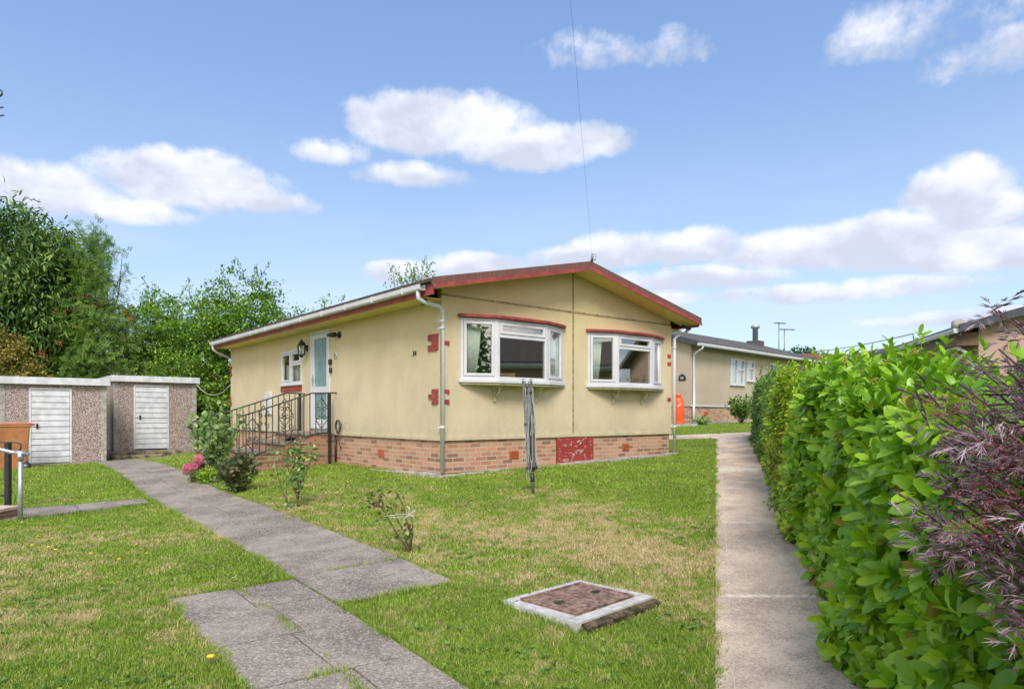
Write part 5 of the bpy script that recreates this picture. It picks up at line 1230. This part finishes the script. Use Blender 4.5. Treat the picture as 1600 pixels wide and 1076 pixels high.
# straggly dry plant in the hedge front
def straggly(x, y, n, h, rad, mats, label, name='straggly_plant', size=.035, cat='plant', lean=(0, 0), per=26, tmpl=DIA, flower=None, stemm=None, aspect=.45, tipbias=.0, group=None, droop=.0):
    b = Vector(gp_(x, y)); r_ = empty(name, b, 0, label=label, cat=cat, group=group); sm = MB(); PP = [[] for _ in mats]
    tips = []
    for i in range(n):
        a = random.uniform(0, 6.28); rr = random.uniform(.2, 1)*rad; tip = Vector((lean[0]+rr*math.cos(a), lean[1]+rr*math.sin(a), h*random.uniform(.55, 1.05)*(1-.25*(rr/rad)**2)))
        p0 = Vector((random.gauss(0, .03), random.gauss(0, .03), -.02)); mid = p0.lerp(tip, .5)+Vector((random.gauss(0, .03), random.gauss(0, .03), h*.06))
        sm.tube([p0, mid, tip], [.006, .0045, .002], 4, False); tips.append(tip)
        for j in range(per):
            t = random.uniform(tipbias, 1.0); q = p0.lerp(mid, t*2) if t < .5 else mid.lerp(tip, t*2-1)
            k = random.randrange(len(mats)); PP[k].append(tuple(q+Vector((random.gauss(0, .03), random.gauss(0, .03), random.gauss(0, .02)))))
    sm.build('stems', stemm or M['stem'], r_)
    for k, mt in enumerate(mats):
        P = np.array(PP[k]); m_ = len(P); S = size*RNG.uniform(.5, 1.3, m_)
        V, Q, T_ = scatter(*tmpl, P, norm(rdir(m_, (0, 0, .25-droop))+P*np.array([1, 1, 0])*1.2), rdir(m_, (0, 0, 1.2)), np.c_[S*aspect*2 if tmpl is DIA else S, S, S])
        np_mesh('foliage', V, Q, T_, mt, r_)
    return r_, tips
straggly(X0(8.0)+.93, 8.0, 60, 1.25, .38, [M['drybrush'], M['privet']], 'dry brown and green straggly plant in front of the hedge middle', size=.032, per=55, cat='plant')
straggly(X0(6.9)+.92, 6.9, 34, .62, .34, [M['drybrush'], M['rowan']], 'low russet tinged weeds at the foot of the hedge', name='weed_clump', size=.04, per=40, cat='weeds')
straggly(X0(7.5)+.84, 7.5, 22, .45, .30, [M['rowan'], M['privet']], 'low green weeds spilling towards the concrete path', name='weed_clump', size=.04, per=36, cat='weeds')
# orange dry blades at the lower right corner
b = Vector(gp_(2.02, 2.55)); r_ = empty('dry_grass_clump', b, 0, label='orange dry upright blades in the lower right corner', cat='plant')
for px, ytop, dep, ln_ in ((1530, 1010, 2.35, .0), (1522, 1038, 2.35, 0), (1540, 1052, 2.38, 0), (1587, 1042, 2.32, 0), (1596, 1060, 2.30, 0)):
    tp = at(px, ytop, dep)-b; bt = at(px+random.uniform(-12, 12), ytop+320, dep)-b; m_ = MB(); w_ = .009
    vs = []
    for k in range(6): t = k/5; p = bt.lerp(tp, t); ww = w_*(1-t**3)+.0008; vs += [(p.x-ww, p.y, p.z), (p.x, p.y+.003, p.z), (p.x+ww, p.y, p.z), (p.x, p.y-.001, p.z)]
    m_.add(vs, [(k*4+j, k*4+(j+1) % 4, k*4+4+(j+1) % 4, k*4+4+j) for k in range(5) for j in range(4)], True); m_.build('blade', M['orangeblade'], r_)
# ============================================================ purple elder in front of the laurel
def elderT():
    V = []; T_ = []
    def spike(o, d, L_, w_, z=0):
        o = np.array(o); d = np.array(d)/np.linalg.norm(d); pr = np.array([d[1], -d[0]]); i = len(V)
        a = o+d*L_*.45+pr*w_; b_ = o+d*L_*.45-pr*w_; t_ = o+d*L_
        V.extend([(o[0], o[1], z), (a[0], a[1], z+.012), (t_[0], t_[1], z-.035*L_/.3), (b_[0], b_[1], z+.012)]); T_.extend([(i, i+1, i+2), (i, i+2, i+3)])
    spike((0, 0), (0, 1), .9, .008)
    for (o, d, L_) in (((0, .85), (0, 1), .52), ((0, .66), (.8, .62), .46), ((0, .66), (-.8, .62), .46), ((0, .38), (.93, .42), .42), ((0, .38), (-.93, .42), .42)):
        dv = np.array(d, float); dv /= np.linalg.norm(dv); spike(o, d, L_*1.12, .027); pr = np.array([dv[1], -dv[0]])
        for k, t in enumerate((.25, .52)):
            p = np.array(o)+dv*L_*t
            for s in (-1, 1): spike(tuple(p), dv*.9+pr*s*.42, L_*(.62-.24*t), .013)
    return V, [], T_
ET = elderT()
eb = Vector(gp_(1.72, 1.3)); el_ = empty('purple_elder', eb, 0, label='purple leaved elder with lacy leaves and pink bud clusters at the right edge', cat='shrub')
sprays = []   # (px, py, depth)
ES = [(1465,690,2.30),(1500,655,2.25),(1540,640,2.2),(1580,620,2.1),(1530,575,2.35),(1560,545,2.4),(1585,500,2.5),(1598,520,2.4),(1500,600,2.5),
      (1470,740,2.2),(1510,720,2.15),(1550,700,2.1),(1590,690,2.0),(1490,800,2.1),(1530,790,2.05),(1565,780,2.0),(1595,760,1.95),(1520,850,2.05),(1555,860,2.0),(1590,850,1.95),
      (1560,920,2.0),(1590,930,1.9),(1445,830,2.2),(1460,645,2.35),(1575,580,2.2),(1600,640,2.0),(1515,680,2.1),(1500,840,2.0),(1580,970,1.95),(1590,800,2.0),(1540,600,2.3),(1560,665,2.0),(1595,600,2.1),
      (1560,485,2.9),(1600,475,2.8),(1598,560,2.2),(1480,770,2.15),(1545,750,2.0),(1575,720,2.0),(1540,820,2.0),(1570,890,1.95),(1610,900,1.9),(1625,700,1.9),(1640,800,1.9),(1630,560,2.1)]
sm = MB(); PL = []; YL = []; fl = []
for (px, py, dd_) in ES:
    dd_ *= .80; p = at(px, py, dd_)-eb; sprays.append(p)
    mid = Vector((p.x*.55+.25, p.y*.5, p.z*.62)); root = Vector((random.uniform(-.1, .25), random.uniform(-.1, .1), 0))
    sm.tube([root, root.lerp(mid, .6)+Vector((.06, 0, .05)), mid, mid.lerp(p, .6)+Vector((0, 0, .03)), p], [.012, .009, .006, .0045, .003], 5, False)
    out_ = (p-mid).normalized()
    small = py < 640
    for j in range(4 if small else 5):
        q = p-out_*random.uniform(0, .14)+Vector([random.gauss(0, .022) for _ in range(3)])
        PL.append(tuple(q)); d_ = out_*.55+Vector((random.gauss(-.1, .6), random.gauss(-.1, .6), random.gauss(-.15, .45))); YL.append(tuple(d_))
P = np.array(PL); m_n = len(P)
V, Q, T_ = scatter(*ET, P, np.array(YL), rdir(m_n, (0, -.5, 1.0), .5), RNG.uniform(.07, .125, m_n))
np_mesh('foliage', V, Q, T_, M['elder'], el_)
sm.build('stems', M['darkstem'], el_)
FP = []
for (px, py, dd_) in [(1510,640,2.2),(1475,655,2.3),(1560,800,1.98),(1520,830,2.0),(1590,780,1.95),(1575,740,1.97),(1540,770,2.0),(1595,835,1.93),(1500,690,2.15),(1580,690,2.0),(1535,860,2.0),(1560,700,2.0),(1445,635,2.4),(1590,720,1.95)]:
    c = at(px, py, dd_*.79)-eb; nn_ = 80
    q = RNG.normal(size=(nn_, 3))*np.array([.030, .030, .010]); q[:, 2] += .02-6*(q[:, 0]**2+q[:, 1]**2); FP.append(np.array(c)+q)
FP = np.concatenate(FP); BUD = ([(0, 0, 0), (.5, .5, .5), (-.5, .5, .5), (-.5, .5, -.5), (.5, .5, -.5), (0, 1, 0)], [], [(0, 1, 2), (0, 2, 3), (0, 3, 4), (0, 4, 1), (5, 2, 1), (5, 3, 2), (5, 4, 3), (5, 1, 4)])
V, Q, T_ = scatter(*BUD, FP, rdir(len(FP), (0, 0, 1)), rdir(len(FP)), RNG.uniform(.003, .006, len(FP)))
np_mesh('flower_buds', V, Q, T_, M['elderflower'], el_)
# ============================================================ garden plants by the steps
def px_xy(px, py): g = G(px, py); return g.x, g.y
RL = ([(0, 0, 0), (-.3, .3, .04), (.3, .3, .04), (-.27, .7, .03), (.27, .7, .03), (0, 1, -.06), (0, .5, -.02)], [], [(0, 6, 1), (0, 2, 6), (1, 6, 3), (2, 4, 6), (3, 6, 5), (4, 5, 6)])
x, y = px_xy(338, 745)
straggly(x, y, 30, 1.34, .52, [M['hibis'], M['roseleaf'], M['hibis']], 'tall grey green leafy bush growing beside the entrance steps', name='leafy_bush', size=.10, per=30, cat='bush', tmpl=RL, tipbias=.25)
x, y = px_xy(372, 768)
straggly(x, y, 30, .62, .34, [M['bronze']], 'low dark bronze leaved bush in front of the steps', name='bronze_bush', size=.085, per=26, cat='bush', tmpl=RL, tipbias=.1)
x, y = px_xy(320, 757)
straggly(x, y, 26, .34, .20, [M['lime']], 'small lime green bush below the pink flowers', name='lime_bush', size=.05, per=22, cat='bush', tmpl=RL)
x, y = px_xy(312, 752)
r_, tips = straggly(x-.06, y-.10, 14, .46, .26, [M['roseleaf']], 'plant with bright pink flower heads beside the path', name='pink_flowers', size=.05, per=10, cat='flowering plant', tmpl=RL)
for c in tips[:10]:
    nn_ = 110; q = rdir(nn_)*np.array([.06, .06, .045])
    V, Q, T_ = scatter(*RL, q*.75, q, rdir(nn_), RNG.uniform(.02, .034, nn_)); f = np_mesh('flower_head', V, Q, T_, M['pink'], r_); f.location = c
# flower pot seen behind
g = G(303, 741); r_ = empty('plant_pot', g, 0, label='small square brown planter beside the path behind the pink flowers', cat='planter')
m_ = MB(); m_.box(-.14, .14, -.14, .14, 0, .17); m_.box(-.155, .155, -.155, .155, .171, .2); m_.build('pot', M['brownclad'], r_, bevel=.008); m_ = MB(); m_.box(-.12, .12, -.12, .12, .2, .206); m_.build('earth', M['soil'], r_)
# rose bushes on the lawn
def rose(px, py, canes, label, leafm, size, per, name='rose_bush'):
    g = G(px, py); r_ = empty(name, g, 0, label=label, cat='rose bush'); sm = MB(); P = []
    for pts, n_ in canes:
        w_ = [at(a, b, g.y+dy)-g for a, b, dy in pts]; sm.tube(w_, [.011-.008*i/(len(w_)-1) for i in range(len(w_))], 5, False)
        for j in range(n_):
            k = min(len(w_)-2, int(random.triangular(0, len(w_)-1, len(w_)-1.2))); q = w_[k].lerp(w_[k+1], random.random())
            c = q+Vector((random.gauss(0, .05), random.gauss(0, .05), random.gauss(0, .035)))
            P += [tuple(c+Vector([random.gauss(0, .022) for _ in range(3)])) for _ in range(3)]
    sm.build('canes', M['stem'], r_); P = np.array(P)
    for i, mt in enumerate(leafm):
        Pi = P[i::len(leafm)]; S = size*RNG.uniform(.6, 1.2, len(Pi)); V, Q, T_ = scatter(*RL, Pi, rdir(len(Pi), (0, 0, .1)), rdir(len(Pi), (0, -.3, 1)), S); np_mesh('foliage', V, Q, T_, mt, r_)
    return r_
rose(464, 793, [([(464,793,0),(465,765,0),(462,735,.0),(455,705,0)],60), ([(465,770,0),(475,745,-.05),(485,720,-.1),(488,700,-.1)],22), ([(464,775,0),(455,750,.1),(446,715,.1),(432,700,.1)],20),
      ([(455,795,-.05),(440,765,-.05),(433,740,-.05),(430,708,-.1)],10), ([(464,790,0),(470,750,.1),(468,715,.1),(470,692,.1)],46), ([(450,796,0),(447,770,.1),(448,745,.1)],3), ([(465,760,0),(470,735,.1),(462,715,.15),(450,698,.1)],34)],
     'leafy rose bush on the lawn nearer to the steps', [M['roseleaf'], M['roseleaf'], M['roseleaf'], M['rosered'], M['hibis']], .052, 0)
ro = rose(640, 863, [([(640,863,0),(618,830,-.05),(598,795,-.1),(570,772,-.15)],9), ([(640,863,0),(628,825,.05),(612,795,.05),(598,785,.05)],7), ([(641,863,0),(640,832,.0),(630,790,.1),(618,765,.1),(628,758,.1)],8),
      ([(640,860,0),(645,830,-.1),(644,810,-.1)],1), ([(598,792,-.1),(585,790,-.1),(572,782,-.15)],7), ([(634,846,0),(645,822,-.05),(642,805,-.05)],1), ([(600,795,-.1),(596,780,-.1),(590,770,-.1)],5)],
     'sparse thorny rose with few reddish leaves tied with white cord', [M['rosered'], M['roseleaf'], M['bronze']], .05, 0)
g = ro.location; m_ = MB(); pts = [at(a, b, g.y+d)-g for a, b, d in ((602,806,-.1),(620,804,-.15),(636,803,-.1),(640,806,-.05),(622,808,0),(604,808,-.02),(602,806,-.1))]; m_.tube(pts, .004, 5)
for a, b in ((636,790),(649,797),(648,812),(630,812)): m_.tube([at(638,804,g.y-.1)-g, at((638+a)/2+3, (804+b)/2-2, g.y-.12)-g, at(a, b, g.y-.1)-g], .005, 5)
m_.build('cord_tie', M['rope'], ro)
# plants at neighbour's wall
x, y = 7.9, 23.0
p = at(1158, 655, 24.0); straggly(p.x, p.y, 40, 1.05, .62, [M['privetdark'], M['treedark']], 'rounded dark green shrub against the beige bungalow', name='round_shrub', size=.10, per=26, cat='shrub', tmpl=RL, tipbias=.3)
p = at(1096, 665, 22.8); straggly(p.x, p.y, 24, .30, .28, [M['hibis']], 'small grey green plant at the beige bungalow downpipe', name='lavender_plant', size=.09, per=14, cat='plant')
# ============================================================ grass
def inpoly(x, y, poly):
    r = np.zeros(len(x), bool); n = len(poly)
    for i in range(n):
        (x0, y0), (x1, y1) = poly[i], poly[(i+1) % n]
        c = ((y0 > y) != (y1 > y)); r ^= c & (x < (x1-x0)*(y-y0)/((y1-y0) if abs(y1-y0) > 1e-9 else 1e-9)+x0)
    return r
def loc_rect(o, ang, x0, x1, y0, y1):
    c, s = math.cos(ang), math.sin(ang); return [(o[0]+a*c-b*s, o[1]+a*s+b*c) for a, b in ((x0, y0), (x1, y0), (x1, y1), (x0, y1))]
POLY += [[hd(-.06, -.08), hd(5.85, -.08), hd(5.85, 10.6), hd(-.06, 10.6)], [hd(-2.15, 3.78), hd(0, 3.78), hd(0, 5.44), hd(-2.15, 5.44)],
         loc_rect(mc, ma, -.435, .44, -.36, .355), loc_rect(hd(-2.19, 0, S1), AH, -.05, 2.25, 0, 2.7), loc_rect((-11.12, 18.75), AH, -.3, 2.35, -.68, 2.7), loc_rect((-11.12, 18.75), AH, -.2, 1.1, -1.04, -.6),
         loc_rect(NK, NA, -.1, 11.7, -.1, 6.5), [(X0(.6)+.75, .6), (X0(16.4)+.75, 16.4), (X0(16.4)+2.2, 16.4), (X0(.6)+2.2, .6)]]
def blades(n, ylo, yhi, h, w_, pw):
    y = ylo+(yhi-ylo)*RNG.uniform(0, 1, n)**pw; x = RNG.uniform(-.92, .66, n)*y+RNG.uniform(-.3, .3, n)
    # clumping
    keep = np.ones(n, bool)
    for p in POLY: keep &= ~inpoly(x, y, p)
    x, y = x[keep], y[keep]
    hid = inpoly(x, y, [(-3.0, 12.9), (3.5, 15.2), (8, 40), (-12, 40)]); x, y = x[~hid], y[~hid]
    n = len(x); z = gz(x, y)
    cl = .5+.5*np.sin(x*5.3+1.3*np.sin(y*4.1))*np.sin(y*6.1+1.7*np.sin(x*3.3)); hh = h*(RNG.uniform(.45, 1.15, n))*(.7+.6*cl)
    # longer grass at the left by the paths
    a = RNG.uniform(0, 6.28, n); lean = RNG.uniform(.2, 1.1, n)*hh
    la = RNG.uniform(0, 6.28, n)
    dx, dy = np.cos(a)*w_*RNG.uniform(.6, 1.3, n), np.sin(a)*w_*RNG.uniform(.6, 1.3, n)
    b0 = np.stack([x-dx, y-dy, z-.004], -1); b1 = np.stack([x+dx, y+dy, z-.004], -1)
    mx_, my_ = x+np.cos(la)*lean*.4, y+np.sin(la)*lean*.4
    m0 = np.stack([mx_-dx*.8, my_-dy*.8, z+hh*.62], -1); m1 = np.stack([mx_+dx*.8, my_+dy*.8, z+hh*.62], -1)
    t_ = np.stack([x+np.cos(la)*lean, y+np.sin(la)*lean, z+hh], -1)
    V = np.stack([b0, b1, m1, m0, t_], 1).reshape(-1, 3); o = np.arange(n)[:, None]*5
    return V, o+np.array([[0, 1, 2, 3]]), o+np.array([[3, 2, 4]])
V, Q, T_ = cat_mesh([blades(230000, 2.3, 5.2, .026, .0021, .8), blades(270000, 4.8, 9.5, .026, .0034, .85), blades(190000, 9, 24, .03, .007, .9)])
np_mesh('lawn_grass', V, Q, T_, M['blade'], None, kind='stuff', label='short mown grass, green with dry straw patches')
# longer tufts growing over the edges of the paths
def edge_tufts(segs, h, w_, dens_):
    out_ = []
    for (a, b, side, keep_) in segs:
        a, b = np.array(a), np.array(b); L_ = np.linalg.norm(b-a); d = (b-a)/L_; nn_ = np.array([-d[1], d[0]])*side
        n = int(L_*dens_); t = RNG.uniform(0, 1, n); ph = t*L_
        cl = np.sin(ph*5.1+a[0])+.8*np.sin(ph*11.7+a[1]*3)+.6*np.sin(ph*23.1); k = RNG.uniform(-1.9, 1.9, n) < cl+keep_; t, cl = t[k], cl[k]; n = len(t)
        off = -.03+np.abs(RNG.normal(size=n))*.018*(1.3+cl*.5); p = a+(b-a)*t[:, None]+nn_*off[:, None]
        x, y = p[:, 0], p[:, 1]; z = gz(x, y); an = RNG.uniform(0, 6.28, n); dx, dy = np.cos(an)*w_, np.sin(an)*w_; hh = h*RNG.uniform(.5, 1.3, n)
        la = RNG.normal(size=(n, 2))*.4+nn_*.35; tp = np.stack([x+la[:, 0]*hh, y+la[:, 1]*hh, z+hh], -1); md = np.stack([x+la[:, 0]*hh*.35, y+la[:, 1]*hh*.35, z+hh*.6], -1)
        dd = np.stack([dx, dy, 0*dx], -1); b0 = np.stack([x, y, z], -1)
        V = np.stack([b0-dd, b0+dd, md+dd*.8, md-dd*.8, tp], 1).reshape(-1, 3); o = np.arange(n)[:, None]*5; out_.append((V, o+np.array([[0, 1, 2, 3]]), o+np.array([[3, 2, 4]])))
    return cat_mesh(out_)
SEG = [(loc_rect(mc, ma, -.435, .435, -.355, .355)[i], loc_rect(mc, ma, -.435, .435, -.355, .355)[(i+1) % 4], -1, .5) for i in range(4)] + [(ab(2.2, .98), ab(5.22, .98), -1, .3), (ab(5.22, .98), ab(5.22, 1.89), -1, .2), (ab(5.22, 1.89), ab(19, 1.89), -1, .1), (ab(4.4, 2.86), ab(13, 2.86), 1, -.2), (ab(4.4, 1.89), ab(4.4, 2.86), 1, .1), (ab(2.2, 1.88), ab(4.4, 1.88), 1, .1),
       ((X0(2.6), 2.6), (X0(16), 16), -1, .1), ((X0(16)+.79, 16), (X0(2.6)+.79, 2.6), -1, -.8), (tuple(bl3), tuple(bl3+dl3*5), 1, .4), (tuple(bl0), tuple(bl0+dl*5), -1, .4), (hd(0, -.08), hd(5.8, -.08), 1, .2), (hd(-.08, 0), hd(-.08, 3.8), -1, .2),
       (ab(3.30, 1.0), ab(3.30, 1.5), 1, -1.2), (ab(4.62, 1.45), ab(5.2, 1.45), 1, -1.0), (ab(2.62, 1.42), ab(4.6, 1.47), 1, -1.5), (ab(5.28, 1.9), ab(5.28, 2.8), 1, -1.3), (ab(7.85, 1.9), ab(7.85, 2.8), 1, -1.2)]
V, Q, T_ = edge_tufts(SEG, .045, .0022, 1100)
np_mesh('edge_grass', V, Q, T_, M['blade'], None, kind='stuff', label='longer grass tufts creeping over the path edges')
# clover and weeds rosettes in the turf
n = 2600; y = 2.6+8*RNG.uniform(0, 1, n)**1.6; x = RNG.uniform(-.85, .32, n)*y
cw = np.sin(x*1.9+2)*np.sin(y*2.3+x)+RNG.normal(size=n)*.35; keep = cw > .35
for p in POLY: keep &= ~inpoly(x, y, p)
x, y = x[keep], y[keep]; P = np.stack([x, y, gz(x, y)+.012], -1)
V, Q, T_ = rosettes(P, norm(np.array([0, 0, 1.])+RNG.normal(size=(len(P), 3))*.2), 6, .03, RL, (.9, 1.4))
np_mesh('clover', V, Q, T_, M['lime'] if False else M['rowan'], None, kind='stuff', label='low clover and weeds growing through the lawn')
# dandelions
DF = [(328,1043),(213,855),(142,872),(230,870),(88,866),(60,842),(96,790),(110,785),(128,772),(60,752),(70,770),(84,769),(101,768),(40,790),(160,745),(110,730),(35,822),(118,742),(50,858),(186,880),(75,862)]
proto = None
for i, (px, py) in enumerate(DF):
    g = G(px, py)
    if proto is None:
        d_ = empty('dandelion', g, 0, label='largest yellow dandelion, nearest the viewer beside the slab path', cat='flower', group='dandelions in the left lawn')
        m_ = MB(); m_.tube([(0, 0, -.01), (.004, 0, .045)], .0018, 4); m_.build('stem', M['stem'], d_)
        m_ = MB(); m_.lathe([(.004, 0), (.016, .006), (.019, .012), (.010, .016)], (.004, 0, .043), 10); m_.build('bloom', M['yellowflower'], d_); proto = d_
    else:
        d_ = proto.copy(); COL.objects.link(d_); d_['label'] = 'small yellow dandelion scattered in the lawn left of the slab path'; d_.location = g; d_.rotation_euler = (0, 0, i)
        for ch in list(proto.children): c = ch.copy(); COL.objects.link(c); c.parent = d_
        s = random.uniform(.6, 1.0); d_.scale = (s, s, s)
proto.scale = (1.15,)*3
